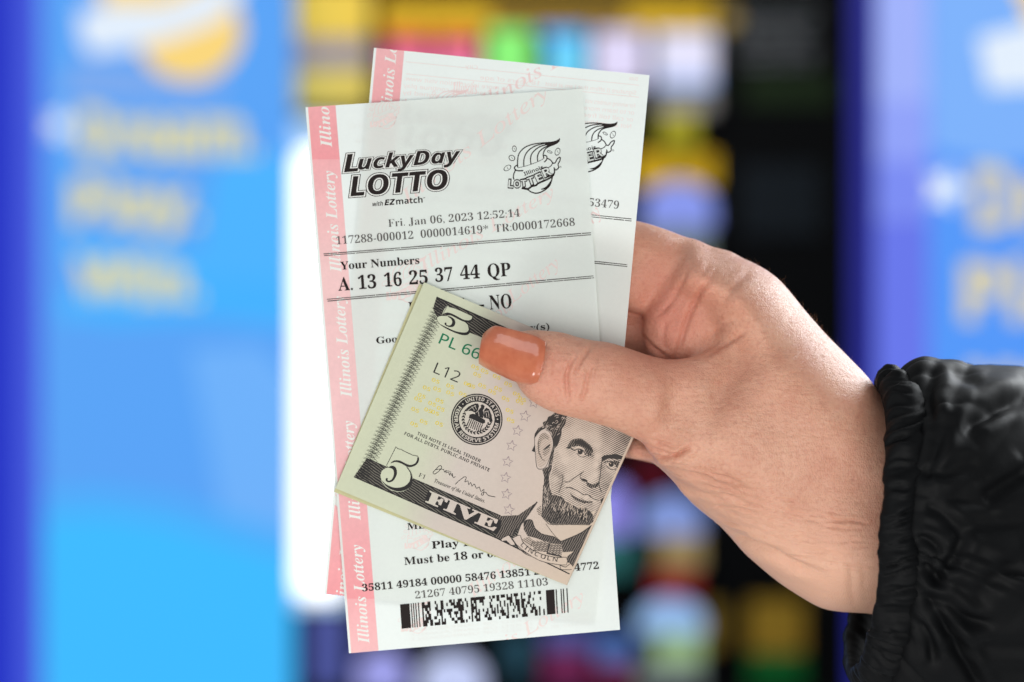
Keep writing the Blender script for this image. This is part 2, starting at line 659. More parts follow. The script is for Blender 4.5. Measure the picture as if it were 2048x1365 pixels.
# print on the back of the sheet, seen only where light comes through
k = Lines()
for i in range(4):
    k.text('Signature (I affirm that I am at least 18 years)'[: 48 - 3 * i], 'sans', (700 + 12 * i, 256 + 30 * i), (1120, 228 + 30 * i), 8, -2, mirror=True)
for i in range(5):
    k.text('For winning numbers visit us or call toll free', 'sans', (730 + 4 * i, 640 + 28 * i), (1170, 606 + 28 * i), 8, -2, mirror=True)
for i in range(3):
    k.text('VOID IF ALTERED OR UNREADABLE', 'sans', (820, 1282 + 9 * i - 18), (1180, 1250 + 9 * i - 18), 6, -2, mirror=True)
k.build('back_print', m_back_ink, tf, s_front, clips=clipF)
k = Ink()       # heading
whiteL = Ink()
for off, lay, kk in ((0.070, 1, k), (0.046, 2, whiteL), (0.004, 3, k)):
    kk.text('L', 'sansbi', (688, 345), (717, 342.5), 35, lay, off=0.004, grow=off - 0.004)
    kk.text('uckyDay', 'sansbi', (716, 340), (921, 323.5), 27.5, lay, off=0.004, grow=off - 0.004, shear=0.08)
    kk.text('LOTTO', 'sansbi', (701, 393), (898, 378), 39, lay, off=0.004, grow=off - 0.004, shear=-0.04)
k.text('with', 'sansb', (744, 413), (765, 411.5), 8.5, 1, off=0, shear=0.2)
k.text('EZ', 'sansbi', (769, 411.2), (791, 409.5), 11.2, 1, off=0.01)
k.text('match', 'sansb', (792.5, 409.5), (845.5, 405.5), 12, 1, off=0)
k.text('TM', 'sansb', (846, 397), (850, 396.8), 2, 1)
k.build('heading', m_ink, tf, s_front, gap=5e-5)
whiteL.build('heading_outline', m_white_ink, tf, s_front, gap=5e-5)
k, kf = Ink().at(1000, 260, 9.75), Ink().at(1000, 260, 9.75)
emblem(k, kf)
k.build('emblem', m_ink, tf, s_front, gap=5e-5)
kf.build('emblem_lettering', m_paper, tf, s_front, gap=5e-5)
k = Lines()
RO = -0.013
k.text('Fri. Jan 06, 2023 12:52:14', 'serifb', (777, 454.5), (1040, 433.5), 15, 1, off=RO)
k.text('117288-000012', 'serifb', (673, 489.5), (827, 478), 15.5, 1, off=RO)
k.text('0000014619', 'serifb', (842, 476.5), (965, 467), 15.5, 1, off=RO)
k.text('*', 'serifb', (967, 465), (977, 464.2), 13, 1)
k.text('TR:0000172668', 'serifb', (990, 465), (1150, 452), 15.5, 1, off=RO)
k.text('21267 40795 19328 11103', 'serifb', (831, 1198), (1096, 1171), 14.5, 1, off=RO)
k.build('printed_line', m_paler_ink, tf, s_front, gap=1.4e-4)
k = Lines()
k.text('Your Numbers', 'serifb', (681, 540), (839, 528), 15.7, 1)
for s, a, b in (('A.', (677, 582), (706, 580.5)), ('13', (717, 579), (753, 576.5)), ('16', (769, 574), (804, 572)), ('25', (819, 569.8), (856, 567.5)),
                ('37', (871, 564.5), (906, 562)), ('44', (921, 559.5), (960, 557)), ('QP', (976, 555.5), (1022, 552))):
    k.text(s, 'serifb', a, b, 26.5, 1)
k.text('EZmatch', 'serifb', (818, 632), (940, 622.5), 27, 1)
k.text('-', 'serifb', (958, 621), (969, 620), 27, 1)
k.text('NO', 'serifb', (980, 619.6), (1024, 616), 28, 1)
k.text('Goo', 'serifb', (753, 688), (795, 684.5), 13, 1)
k.text('d for the next dra', 'serifb', (797, 684), (1050, 663), 13, 1)
k.text('w(s)', 'serifb', (1053, 662.5), (1099, 659), 13, 1)
k.text('MESSAGE', 'serifb', (815, 1060), (925, 1051), 13, 1)
k.text('Play Responsibly', 'serifb', (864, 1098), (1078, 1081), 14.5, 1)
k.text('Must be 18 or older to play', 'serifb', (809, 1130.5), (1115, 1103), 15, 1)
k.text('35811 49184 00000 58476 13851 20764 14772', 'serifb', (725, 1183.5), (1198, 1138), 13.8, 1)
k.build('printed_line', m_ink, tf, s_front, gap=1.4e-4)
k = Ink()
for a, b in (((647, 508.5), (1182, 466)), ((648, 511.8), (1182, 470)), ((654, 599.2), (1187, 552.3)), ((655, 602.8), (1188, 556))):
    broken_rule(k, a, b, 1.5)
k.build('printed_rules', m_paler_ink, tf, s_front, gap=1.3e-4)
k = Ink()       # stacked barcode
TL, TR, BR, BL = [np.array(p, float) for p in ((800, 1209.5), (1136, 1177), (1138.5, 1225.5), (803.5, 1258))]


def bar(x0, x1, y0=0.0, y1=1.0):
    q = lambda a, b: tuple((TL * (1 - a) + TR * a) * (1 - b) + (BL * (1 - a) + BR * a) * b)
    k.add([q(x0, y0), q(x1, y0), q(x1, y1), q(x0, y1)], [(0, 1, 2, 3)], 1)


bar(0, 0.056)
for x in (0.0635, 0.0765, 0.09, 0.106):
    bar(x, x + 0.006)
rows = 8
cols = 86
cell = [random.random() < 0.52 for _ in range(cols)]
for r in range(rows):
    cell = [(not c if random.random() < 0.36 else c) for c in cell]
    if r % 2:
        cell = [cell[max(0, i - 1)] if random.random() < 0.2 else c for i, c in enumerate(cell)]
    for i, c in enumerate(cell):
        if i in (0, 17, 34, 52, 69):
            continue
        if c or i in (1, 35):
            bar(0.12 + 0.735 * i / cols, 0.12 + 0.735 * (i + 1.02) / cols, r / rows, (r + 1) / rows)
bar(0.868, 0.918)
for x in (0.926, 0.955, 0.969, 0.99):
    bar(x, x + 0.0062)
k.build('barcode', m_ink, tf, s_front, gap=1.3e-4)

# ---- ticket behind
QB = [(748, 96), (1299, 151), (1199, 1243), (648, 1188)]
clipB = [(QB[0], QB[1]), (QB[1], QB[2]), (QB[2], QB[3]), (QB[3], QB[0])]
tb = empty('lottery_ticket', P(925, 1215, s_back(925, 1215)),
           'rear lottery ticket, mostly covered, number ending 53479 at its right edge', 'lottery ticket',
           'lottery tickets in the hand')
sheet('paper', QB, s_back, m_paper, tb, 14, 28)
k = Ink()
k.poly([(753, 96.5), (808.5, 102), (708, 1194), (653, 1188.5)], 1)
k.build('border_stripe', m_stripe, tb, s_back, clips=clipB)
k = Lines()
for i, (v0) in enumerate((235, 482, 729, 976, 1223)):
    u0 = 797 - 0.0916 * (v0 - 96)
    k.text('Illinois Lottery', 'serifbi', (u0 - 3, v0), (u0 - 3 + 18.5, v0 - 203), 22, 2)
k.build('border_lettering', m_white_ink, tb, s_back, clips=clipB)
k = Lines()
k.text('Illinois Lottery', 'serifi', (952, 228), (1240, 62), 27, 1)
k.text('Lottery', 'serifi', (1130, 520), (1205, 425), 25, 1)
k.text('Illinois', 'serifi', (905, 190), (955, 188), 25, 1)
k.text('r', 'serifi', (806, 218), (818, 214), 25, 1)
k.build('watermark_lettering', m_pink_line, tb, s_back, clips=clipB)
k = Ink()
cr, sr = math.cos(0.1), math.sin(0.1)
k.M = (np.array([650.0, 700.0]), np.array([[cr, -sr], [sr, cr]]) * 0.075, np.array((893, 214)))
emblem(k)
k.M = None
k.build('watermark_emblem', m_pink_line, tb, s_back, gap=2e-5, clips=clipB)
cr, sr = math.cos(0.176), math.sin(0.176)
M = (np.array([1162.0, 165.0]), np.array([[cr, -sr], [sr, cr]]) / 9.75, np.array((1234.5, 244.0)))
k, kf = Ink(), Ink()
k.M = kf.M = M
emblem(k, kf)
k.build('emblem', m_ink, tb, s_back, gap=5e-5)
kf.build('emblem_lettering', m_paper, tb, s_back, gap=5e-5)
k = Ink()
k.text('LuckyDay', 'sansbi', (803, 243), (1035, 268), 32, 1, off=0.02)
k.text('LOTTO', 'sansbi', (803, 293), (1000, 315), 40, 1, off=0.02)
k.build('heading', m_ink, tb, s_back)
k = Lines()
k.text('117288-000012', 'serifb', (760, 371), (912, 386), 15.5, 1, off=RO)
k.text('0000014618*', 'serifb', (928, 387), (1062, 400), 15.5, 1, off=RO)
k.text('TR:0001153479', 'serifb', (1080, 402.5), (1237, 418.5), 15.5, 1, off=RO)
k.build('printed_line', m_paler_ink, tb, s_back, gap=1.4e-4)
k = Ink()
for a, b in (((733, 383), (1263, 438.5)), ((733, 387), (1263, 442.5)), ((724, 474.5), (1255, 530)), ((724, 478), (1254.5, 533.6))):
    broken_rule(k, a, b, 1.6)
k.build('printed_rules', m_ink, tb, s_back)
k = Ink()
for t in (22, 46):
    rule(k, (812, 102 + t), (1278, 149 + t), 1.2)
k.text('City', 'sans', (930, 136), (955, 138.5), 7, 1, mirror=True)
k.text('Date', 'sans', (1258, 160), (1275, 162), 7, 1, mirror=True)
for i, (s, x1, x0) in enumerate((('Signature (I affirm that I am at least', 1090, 1272), ('18 years of age', 960, 1080), ('For winning numbers visit', 1170, 1270), ('or to learn more', 1168, 1268),
                                 ('or call toll free', 1166, 1266), ('Not a gambling', 1165, 1262))):
    dv = (0, 0, 26, 40, 54, 68)[i]
    k.text(s, 'sans', (x1, 172 + dv + (x1 - 1090) * 0.1), (x0, 172 + dv + (x0 - 1090) * 0.1), 8, 1, mirror=True)
for i, s in enumerate(('For more information visit www.', 'or scan and to continue play', 'owned by')):
    k.text(s, 'sans', (808 - i * 1.5, 161 + i * 14), (808 + (215, 190, 70)[i], 161 + i * 14 + (215, 190, 70)[i] * 0.1), 8, 1, mirror=True)
k.build('show_through_print', m_pink_ink, tb, s_back, gap=2e-5)


# ------------------------------------------------------------------ the folded note
BQ = [np.array(p, float) for p in ((848, 565), (1316, 761), (1131, 1170), (671, 977))]
BEX = (BQ[2] - BQ[3]) / np.linalg.norm(BQ[2] - BQ[3])


def s_bill(u, v):
    return bend(u, v) - 0.0012 - 0.0003 * math.sin((u - 671) / 200)


def s_bill_under(u, v):
    return bend(u, v) - 0.0005


_q = lambda p: BEX[0] * P(*p)[0] - BEX[1] * P(*p)[2]
NR0, NR1 = _q(BQ[3]), _q(BQ[2])
note_ramp = [(0.0, (201, 205, 178)), (0.26, (201, 204, 180)), (0.42, (203, 192, 182)), (0.72, (203, 187, 175)), (1.0, (205, 186, 167))]
ax = (BEX[0], 0, -BEX[1])
m_note = paper_mat('banknote paper', (200, 190, 170), 0.08, 0.035, 700, note_ramp, (ax, NR0, NR1))
m_note_back = paper_mat('banknote under leaf', (196, 192, 150), 0.08, 0.05, 700)
INK = (38, 36, 36)
m_eng = plain('engraving ink', INK, 0.6, spec=0.2)
m_green = plain('green serial ink', (24, 112, 78), 0.7, spec=0.2)
m_yel = plain('yellow note ink', (212, 190, 76), 0.7, spec=0.2)
m_violet = plain('violet note ink', (140, 122, 128), 0.7, spec=0.2)
GR = (203, 186, 171)
m_note_light = paper_mat('unprinted note paper', (200, 190, 170), 0.08, 0.03, 700, note_ramp, (ax, NR0, NR1))
m_t20 = hatch_mat('light engraved tone', (158, 140, 128), GR, 0.5, 1.15, 3.0)
m_t45 = hatch_mat('middle engraved tone', (112, 100, 92), (192, 176, 161), 0.55, 1.0, 3.4)
m_t70 = hatch_mat('dark engraved tone', (46, 43, 42), (120, 110, 102), 0.58, -0.5, 4.0, False, 700.0)
m_band = hatch_mat('engraved border tone', INK, (112, 108, 98), 0.66, 0.95, 4.6, False, 420.0)

bl = empty('folded_banknote', P(900, 1075, s_bill(900, 1075)),
           'folded five dollar bill with a bearded portrait, tilted under the thumb', 'banknote')
sheet('under_leaf', [BQ[0] + (-9, 3), BQ[1], BQ[2], BQ[3] + (-3, 7)], s_bill_under, m_note_back, bl, 10, 10)
sheet('paper', BQ, s_bill, m_note, bl, 12, 12)
# rounded fold joining both leaves on the right
vs, fs = [], []
for j in range(13):
    p = BQ[1] * (1 - j / 12) + BQ[2] * (j / 12)
    y0, y1 = s_bill(*p), s_bill_under(*p)
    for i in range(7):
        t = math.pi * i / 6
        q = p + BEX * 3.2 * math.sin(t)
        vs.append(P(q[0], q[1], (y0 + y1) / 2 + (y0 - y1) / 2 * math.cos(t)))
for j in range(12):
    for i in range(6):
        a = j * 7 + i
        fs.append((a, a + 7, a + 8, a + 1))
link('fold', mesh('fold', vs, fs, True), m_note, bl)
clipN = [(BQ[1] - (1.5, 0), BQ[2] - (1.5, 0))]
G = 2.2e-5

# engraved borders
kb = Ink()
kb.poly([(873, 594.6), (1010, 655.5), (1200, 737), (1205, 800), (1000, 694), (967.7, 677), (940, 666), (927, 642), (874, 634), (866, 618)], 1)
kb.poly([(708, 953.5), (733.5, 917.5), (773.5, 935), (826, 958), (840, 964), (1001.5, 1032.5), (1018, 1034), (1045, 1043), (1030, 1085), (1040, 1099.6), (994, 1076.5), (870, 1025)], 1)
kb.build('engraved_border', m_band, bl, s_bill, gap=G, clips=clipN)
k = Ink()
k.stroke([(873, 594.8), (1010, 655.8), (1200, 738)], 2.6, 2, smooth=0)
k.stroke([(708, 954), (870, 1025), (994, 1077), (1040, 1100), (1141, 1149.5)], 2.2, 2, smooth=0)
k.stroke([(733, 917), (775, 935.5)], 1.8, 2, smooth=0)
k.stroke([(826, 958), (1001, 1032)], 1.8, 2, smooth=0)
k.stroke([(967, 677), (1000, 694), (1200, 800)], 1.8, 2, smooth=0)
k.build('border_rule', m_eng, bl, s_bill, gap=G, clips=clipN)
# wavy guilloche strip along the short edge
k = Ink()
A0, A1 = np.array((872.0, 597.0)), np.array((710.0, 951.0))
dv = A1 - A0
side = BEX
n = 46
for ph, amp0, amp1, w in ((0.0, -1, 30, 0.7), (0.25, 0, 25, 0.7), (0.6, 5, 19, 0.9)):
    pts = []
    for i in range(n * 8 + 1):
        t = i / (n * 8)
        s = math.cos(2 * math.pi * (i / 8 + ph))
        a = (amp0 + amp1) / 2 + (amp1 - amp0) / 2 * s
        pts.append(A0 + dv * (t + 0.004 * math.sin(2 * math.pi * (i / 8 + ph))) + side * a)
    k.stroke(pts, w, 2, smooth=0)
k.build('guilloche_edge', m_eng, bl, s_bill, gap=G)

# numerals
kp, k = Ink().at(690, 880, 9.1), Ink().at(690, 880, 9.1)
kp.poly([(930, 125), (950, 160), (1020, 175), (1130, 235), (1230, 280), (1325, 300), (1345, 350), (1330, 410), (1280, 460), (1210, 490), (1150, 495), (1200, 570), (1235, 680), (1222, 800), (1155, 890), (1060, 940), (960, 950), (850, 925), (740, 855), (670, 770), (644, 650), (668, 570), (730, 520), (790, 505), (760, 465)], 3)
k.stroke([(792, 508), (758, 465), (930, 125), (950, 160), (1020, 178), (1130, 235), (1230, 280), (1325, 300)], 10, 4, smooth=0)
k.poly([(1325, 300), (1348, 350), (1330, 420), (1270, 475), (1190, 498), (1120, 485), (1040, 440), (960, 412), (900, 405), (830, 432), (860, 395), (920, 372), (1000, 380), (1080, 420), (1160, 455), (1220, 455), (1280, 425), (1310, 370)], 4, 2)
k.poly([(1130, 490), (1190, 570), (1228, 680), (1220, 800), (1160, 880), (1060, 930), (950, 938), (840, 905), (740, 840), (660, 730), (720, 790), (800, 840), (900, 872), (1000, 870), (1090, 840), (1160, 780), (1190, 700), (1185, 600), (1120, 500)], 4, 2)
k.poly([(790, 505), (850, 472), (910, 490), (945, 560), (940, 640), (900, 720), (850, 765), (790, 775), (745, 750), (740, 710), (765, 695), (782, 712), (772, 732), (800, 745), (840, 730), (875, 680), (890, 610), (880, 550), (840, 520)], 4, 2)
kp.build('numeral_face', m_note_light, bl, s_bill, gap=G, clips=clipN)
k.build('numeral', m_eng, bl, s_bill, gap=G, clips=clipN)
kp, k = Ink().at(840, 570, 9.75), Ink().at(840, 570, 9.75)
kp.poly([(545, 395), (560, 430), (650, 450), (800, 510), (950, 580), (1022, 612), (1015, 665), (960, 695), (860, 690), (760, 640), (620, 570), (520, 545), (430, 580), (470, 480)], 3)
kp.poly([(332, 640), (400, 605), (520, 603), (640, 600), (800, 670), (930, 780), (972, 860), (950, 930), (850, 950), (700, 915), (520, 835), (390, 765), (340, 700)], 3, 2)
k.poly([(455, 570), (530, 540), (640, 570), (760, 635), (870, 688), (960, 693), (1010, 662), (1020, 610), (1035, 640), (1030, 695), (980, 728), (880, 728), (760, 680), (640, 615), (540, 580)], 4, 2)
k.poly([(365, 755), (500, 850), (680, 935), (830, 982), (930, 975), (980, 915), (965, 830), (930, 780), (950, 870), (910, 925), (820, 930), (690, 905), (540, 840)], 4, 2)
k.poly([(600, 622), (665, 670), (692, 740), (662, 810), (590, 828), (520, 806), (478, 770), (488, 738), (517, 745), (515, 775), (560, 797), (608, 780), (630, 720), (600, 660), (530, 612)], 4, 2)
k.stroke([(440, 590), (500, 470), (545, 395), (560, 430), (650, 450), (800, 510), (950, 580), (1020, 612)], 8, 4, smooth=0)
k.stroke([(520, 606), (400, 605), (332, 640), (338, 700), (380, 760)], 8, 4)
kp.build('numeral_face', m_note_light, bl, s_bill, gap=G, clips=clipN)
k.build('numeral', m_eng, bl, s_bill, gap=G, clips=clipN)

# serials, legends, signature
k = Ink()
k.text('PL 66', 'sans', (876.5, 686.5), (956, 720), 21.5, 1, off=0.008)
k.build('serial_number', m_green, bl, s_bill, gap=G)
k = Ink()
k.text('L12', 'sans', (866, 745.5), (915, 766), 22, 1, off=-0.004)
k.text('THIS NOTE IS LEGAL TENDER', 'sansb', (833.5, 870), (960, 926), 6.8, 1, off=-0.008)
k.text('FOR ALL DEBTS, PUBLIC AND PRIVATE', 'sansb', (808, 870), (977.5, 944), 6.8, 1, off=-0.008)
k.text('F1', 'serifb', (836.5, 953.6), (849, 959), 8.5, 1, off=RO)
k.text('Treasurer of the United States.', 'serifbi', (868, 964.8), (969, 1006.5), 7.5, 1, off=0)
k.at(860, 760, 3.25)
k.stroke([(22, 600), (60, 560), (76, 566), (62, 590), (32, 612), (20, 604), (40, 584), (85, 582), (94, 600), (106, 588), (104, 606), (118, 600), (128, 622), (132, 604), (146, 628), (146, 608), (150, 634), (166, 630)], 4.2, 1)
k.stroke([(112, 590), (138, 600)], 3, 1)
k.stroke([(164, 680), (190, 655), (222, 632), (236, 636), (226, 664), (246, 658), (252, 682), (266, 668), (272, 692), (288, 678), (302, 706), (320, 698), (332, 726), (350, 712), (346, 748), (334, 748), (340, 735), (362, 732), (380, 752), (425, 762)], 4.2, 1)
k.build('printed_legend', m_eng, bl, s_bill, gap=G)
k = Ink()
for (u, v) in ((870, 763), (899, 774), (934, 770), (852, 778), (873, 780), (899, 788), (842, 793), (878, 803), (863, 809), (880, 819), (829, 821), (855, 822), (869, 827),
               (846, 845), (877, 849), (827, 850), (949, 736), (968, 744), (992, 755), (953, 751), (941, 773), (963, 773), (995, 779), (983, 785), (1010, 799), (1032, 790),
               (1015, 770), (1038, 805), (1018, 823), (1020, 842), (924, 790), (835, 800), (1043, 800)):
    k.text('05', 'sansb', (u - 7.5, v - 0.5), (u + 7.5, v + 5.8), 7.6, 1, off=-0.012)
k.build('yellow_numerals', m_yel, bl, s_bill, gap=G)
k = Ink()
for (u, v, r) in ((1068, 806, 11), (1050, 833, 11.5), (1035, 862, 11), (1023, 892, 11), (1015, 924, 11), (1011, 956, 11), (1013, 989, 11), (1018, 1020, 11.5)):
    a0 = -math.pi / 2 + 0.2
    pts = [(u + math.cos(a0 + i * math.pi / 5) * (r if i % 2 == 0 else r * 0.46), v + math.sin(a0 + i * math.pi / 5) * (r if i % 2 == 0 else r * 0.46)) for i in range(11)]
    k.stroke(pts, 1.4, 1, smooth=0)
k.build('star_row', m_violet, bl, s_bill, gap=G)

# round seal
k, kp = Ink().at(890, 770, 10.5), Ink().at(890, 770, 10.5)
c = (667, 728)
k.ring(c, 542, 516, 1)
k.ring(c, 500, 372, 1)


def arc(r, a0, a1, n=40):
    return [(c[0] + r * math.cos(a0 + (a1 - a0) * i / n), c[1] + r * math.sin(a0 + (a1 - a0) * i / n)) for i in range(n + 1)]


kp.arc_text('UNITED STATES', 'sansb', arc(400, R(238), R(352)), 78, 2)
kp.arc_text('FEDERAL RESERVE SYSTEM', 'sansb', arc(474, R(217), R(11)), 78, 2)
kp.disc((376, 404), 14, 2)
kp.disc((1103, 724), 14, 2)
k.poly([(390, 572), (430, 520), (480, 470), (560, 425), (640, 392), (700, 400), (715, 450), (690, 540), (640, 592), (560, 552), (470, 547)], 1)
k.poly([(745, 428), (790, 412), (832, 448), (822, 500), (795, 540), (812, 610), (800, 702), (720, 672), (640, 640), (632, 600), (690, 560), (725, 505), (760, 470)], 1)
k.poly([(830, 520), (870, 480), (930, 515), (972, 620), (1000, 760), (972, 812), (940, 782), (922, 722), (818, 690), (800, 600)], 1)
k.poly([(518, 622), (600, 608), (720, 668), (842, 740), (842, 800), (790, 822), (500, 692)], 1)
for i in range(8):
    x0, y0 = 520 + 38 * i, 712 + 17 * i
    k.stroke([(x0, y0), (x0 - 35, y0 + 90), (x0 - 72 + 4 * i, y0 + 165)], 20, 1, smooth=0)
for a in np.linspace(R(100), R(205), 9):
    for r, da in ((300, 0.5), (270, -0.5)):
        x, y = c[0] + r * math.cos(a), c[1] + r * math.sin(a)
        k.disc((x, y), 34, 1, 10, 0.42, a + math.pi / 2 + da)
for a in np.linspace(R(20), R(85), 6):
    for r, da in ((295, 0.5), (255, -0.5)):
        x, y = c[0] + r * math.cos(a), c[1] + r * math.sin(a)
        k.disc((x, y), 34, 1, 10, 0.5, a + math.pi / 2 + da)
for p in ([(480, 545), (560, 480), (650, 440)], [(560, 455), (620, 540)], [(620, 425), (660, 520)], [(850, 560), (920, 545)], [(815, 620), (830, 570), (905, 570), (925, 690)], [(860, 580), (880, 680)], [(700, 560), (718, 665)]):
    kp.stroke(p, 9, 2)
k.build('seal', m_eng, bl, s_bill, gap=G)
kp.build('seal_lettering', m_note_light, bl, s_bill, gap=G)

# word panel FIVE
kp, k = Ink().at(840, 960, 9.1), Ink().at(840, 960, 9.1)
k.poly([(150, 215), (300, 235), (1475, 735), (1485, 790), (1405, 1000), (980, 815), (100, 450), (80, 395)], 3)
k.text('FIVE', 'serifb', (112, 440), (1392, 985), 206, 4, off=0.035)
kp.text('FIVE', 'serifb', (95, 395), (1368, 938), 206, 5, off=0.03)
kp.build('word_face', m_note_light, bl, s_bill, gap=G)
k.build('word_shadow', m_eng, bl, s_bill, gap=G)

# bearded portrait, engraved in three tones
t2, t4, t7, ik, pa = (Ink().at(1040, 810, 6.825) for _ in range(5))
FACE = [(600, 150), (660, 140), (1300, 330), (1548, 428), (1432, 715), (1245, 1140), (1180, 1365), (1120, 1440), (960, 1470), (760, 1440), (660, 1350), (560, 1260), (420, 1230), (400, 1000), (440, 880), (450, 700), (490, 580), (555, 440), (590, 280)]
TONES = [(750, 330, .10), (650, 260, .32), (640, 400, .16), (900, 300, .2), (830, 420, .08), (1000, 430, .1), (1200, 380, .5), (1450, 470, .72), (1350, 600, .55), (1200, 500, .42), (1150, 600, .3), (1050, 540, .1),
         (600, 520, .22), (560, 640, .08), (490, 680, .3), (700, 610, .3), (820, 600, .06), (820, 700, .1), (980, 690, .55), (930, 640, .5), (1050, 700, .05), (1040, 820, .04), (1030, 960, .06), (1105, 850, .65), (1100, 980, .55), (960, 800, .22), (930, 930, .22),
         (960, 1010, .12), (870, 990, .3), (620, 760, .06), (700, 860, .18), (800, 820, .14), (560, 860, .3), (500, 920, .5), (560, 980, .55), (650, 980, .12), (760, 940, .12), (560, 1090, .5), (480, 1020, .22), (450, 1150, .3), (520, 1200, .45), (650, 1090, .14),
         (780, 1080, .16), (900, 1150, .35), (1000, 1180, .5), (1060, 1230, .45), (1180, 960, .45), (1280, 930, .3), (1230, 880, .18), (1180, 1100, .62), (1230, 1040, .5), (1140, 1260, .5), (1160, 800, .4), (1240, 850, .12), (1330, 800, .55), (1370, 850, .6),
         (800, 1210, .06), (900, 1270, .08), (1000, 1310, .14), (840, 1320, .5), (960, 1350, .5), (720, 1280, .36), (650, 1220, .26), (800, 1400, .3), (1050, 1400, .3)]
tk = Ink().at(1040, 810, 6.825)
step = 10
gx, gy_ = np.arange(390, 1560, step), np.arange(130, 1480, step)
GX, GY = np.meshgrid(gx, gy_, indexing='ij')
num, den = np.zeros(GX.shape), np.full(GX.shape, 1e-9)
for (u, v, h_) in TONES:
    w_ = 1.0 / (((GX - u) ** 2 + (GY - v) ** 2) / 60.0 ** 2 + 0.04) ** 1.6
    num += w_ * h_
    den += w_
TONE = num / den


def in_poly(pts, x, y):
    c_ = False
    for (x0, y0), (x1, y1) in zip(pts, pts[1:] + pts[:1]):
        if (y0 > y) != (y1 > y) and x < (x1 - x0) * (y - y0) / (y1 - y0) + x0:
            c_ = not c_
    return c_


inside = np.array([[in_poly(FACE, x, y) for y in gy_] for x in gx])
idm, fv, ft, ff = {}, [], [], []
for i in range(len(gx) - 1):
    for j in range(len(gy_) - 1):
        if inside[i, j] and inside[i + 1, j] and inside[i, j + 1] and inside[i + 1, j + 1]:
            q_ = []
            for (a_, b_) in ((i, j), (i + 1, j), (i + 1, j + 1), (i, j + 1)):
                if (a_, b_) not in idm:
                    idm[(a_, b_)] = len(fv)
                    u_, v_ = tk.put([(gx[a_], gy_[b_])])[0]
                    u_ = min(u_, 1316 - 0.4523 * (v_ - 761) - 1.5)
                    fv.append(P(u_, v_, s_bill(u_, v_) - 1.2e-5))
                    ft.append(TONE[a_, b_])
                q_.append(idm[(a_, b_)])
            ff.append(q_)
m_face, nt, b, out = new_mat('engraved face tone')
b.inputs['Roughness'].default_value = 0.7
b.inputs['Specular IOR Level'].default_value = 0.2
geo = node(nt, 'ShaderNodeNewGeometry')
at_ = node(nt, 'ShaderNodeAttribute', attribute_name='tone')
nz = node(nt, 'ShaderNodeTexNoise', Scale=110.0, Detail=1.0)
nt.links.new(geo.outputs['Position'], nz.inputs['Vector'])
dot = node(nt, 'ShaderNodeVectorMath', operation='DOT_PRODUCT')
dot.inputs[1].default_value = (0.42 / (3.3 * PX), 0, 0.9 / (3.3 * PX))
nt.links.new(geo.outputs['Position'], dot.inputs[0])
a1 = node(nt, 'ShaderNodeMath', operation='MULTIPLY_ADD')
a1.inputs[1].default_value = 3.0
nt.links.new(nz.outputs['Fac'], a1.inputs[0])
nt.links.new(dot.outputs['Value'], a1.inputs[2])
pp = node(nt, 'ShaderNodeMath', operation='PINGPONG')
pp.inputs[1].default_value = 0.5
nt.links.new(a1.outputs[0], pp.inputs[0])
th = node(nt, 'ShaderNodeMath', operation='MULTIPLY')
th.inputs[1].default_value = 0.5
nt.links.new(at_.outputs['Fac'], th.inputs[0])
lt = node(nt, 'ShaderNodeMath', operation='LESS_THAN')
nt.links.new(pp.outputs[0], lt.inputs[0])
nt.links.new(th.outputs[0], lt.inputs[1])
mxx = node(nt, 'ShaderNodeMix', data_type='RGBA')
mxx.inputs[6].default_value = (*lin((202, 185, 170)), 1)
mxx.inputs[7].default_value = (*lin((70, 63, 60)), 1)
nt.links.new(lt.outputs[0], mxx.inputs[0])
nt.links.new(mxx.outputs[2], b.inputs['Base Color'])
fme = mesh('portrait_face', fv, ff)
fat = fme.attributes.new('tone', 'FLOAT', 'POINT')
fat.data.foreach_set('value', ft)
link('portrait_face', fme, m_face, bl)
t2.poly([(240, 500), (300, 420), (380, 400), (430, 480), (430, 620), (380, 760), (300, 850), (240, 820), (220, 640)], 1, 2)
t7.poly([(480, 100), (640, 145), (620, 260), (575, 330), (560, 440), (510, 560), (460, 600), (450, 500), (430, 380), (350, 320), (320, 300), (250, 350), (210, 440), (188, 470), (205, 390), (250, 320), (320, 290), (310, 240), (365, 215), (380, 170), (440, 140)], 3)
ik.poly([(430, 150), (560, 130), (540, 250), (470, 300), (420, 310), (380, 220)], 4, 2)
ik.poly([(480, 430), (560, 330), (540, 460), (500, 545), (455, 570), (455, 480)], 4, 2)
ik.poly([(200, 455), (225, 380), (300, 310), (350, 320), (290, 350), (240, 400)], 4, 2)
ik.poly([(205, 540), (160, 630), (210, 650)], 4)
ik.stroke([(350, 340), (405, 375), (445, 470), (452, 560), (432, 640), (400, 740), (350, 850), (290, 880), (232, 855), (212, 700), (200, 560), (200, 460)], 7, 4)
t4.poly([(270, 420), (340, 380), (392, 440), (380, 485), (320, 465), (285, 520), (265, 620), (300, 720), (250, 660), (245, 520)], 3, 2)
ik.poly([(330, 600), (400, 540), (410, 560), (360, 600), (310, 620)], 4, 2)
t4.poly([(310, 640), (400, 570), (400, 640), (340, 700)], 3, 2)
ik.stroke([(250, 500), (255, 640), (300, 740), (340, 760)], 7, 4)
t7.poly([(510, 560), (470, 600), (450, 740), (430, 880), (395, 980), (405, 1130), (440, 1230), (570, 1255), (660, 1365), (300, 1365), (335, 1240), (325, 1080), (330, 980), (305, 890), (385, 845), (405, 740), (430, 640), (455, 580)], 3)
for p in ([(340, 900), (345, 1000)], [(350, 1050), (345, 1200)], [(380, 900), (370, 1000), (360, 1100)], [(420, 700), (420, 850)], [(470, 600), (440, 680)]):
    ik.stroke(p, 24, 4, taper=True)
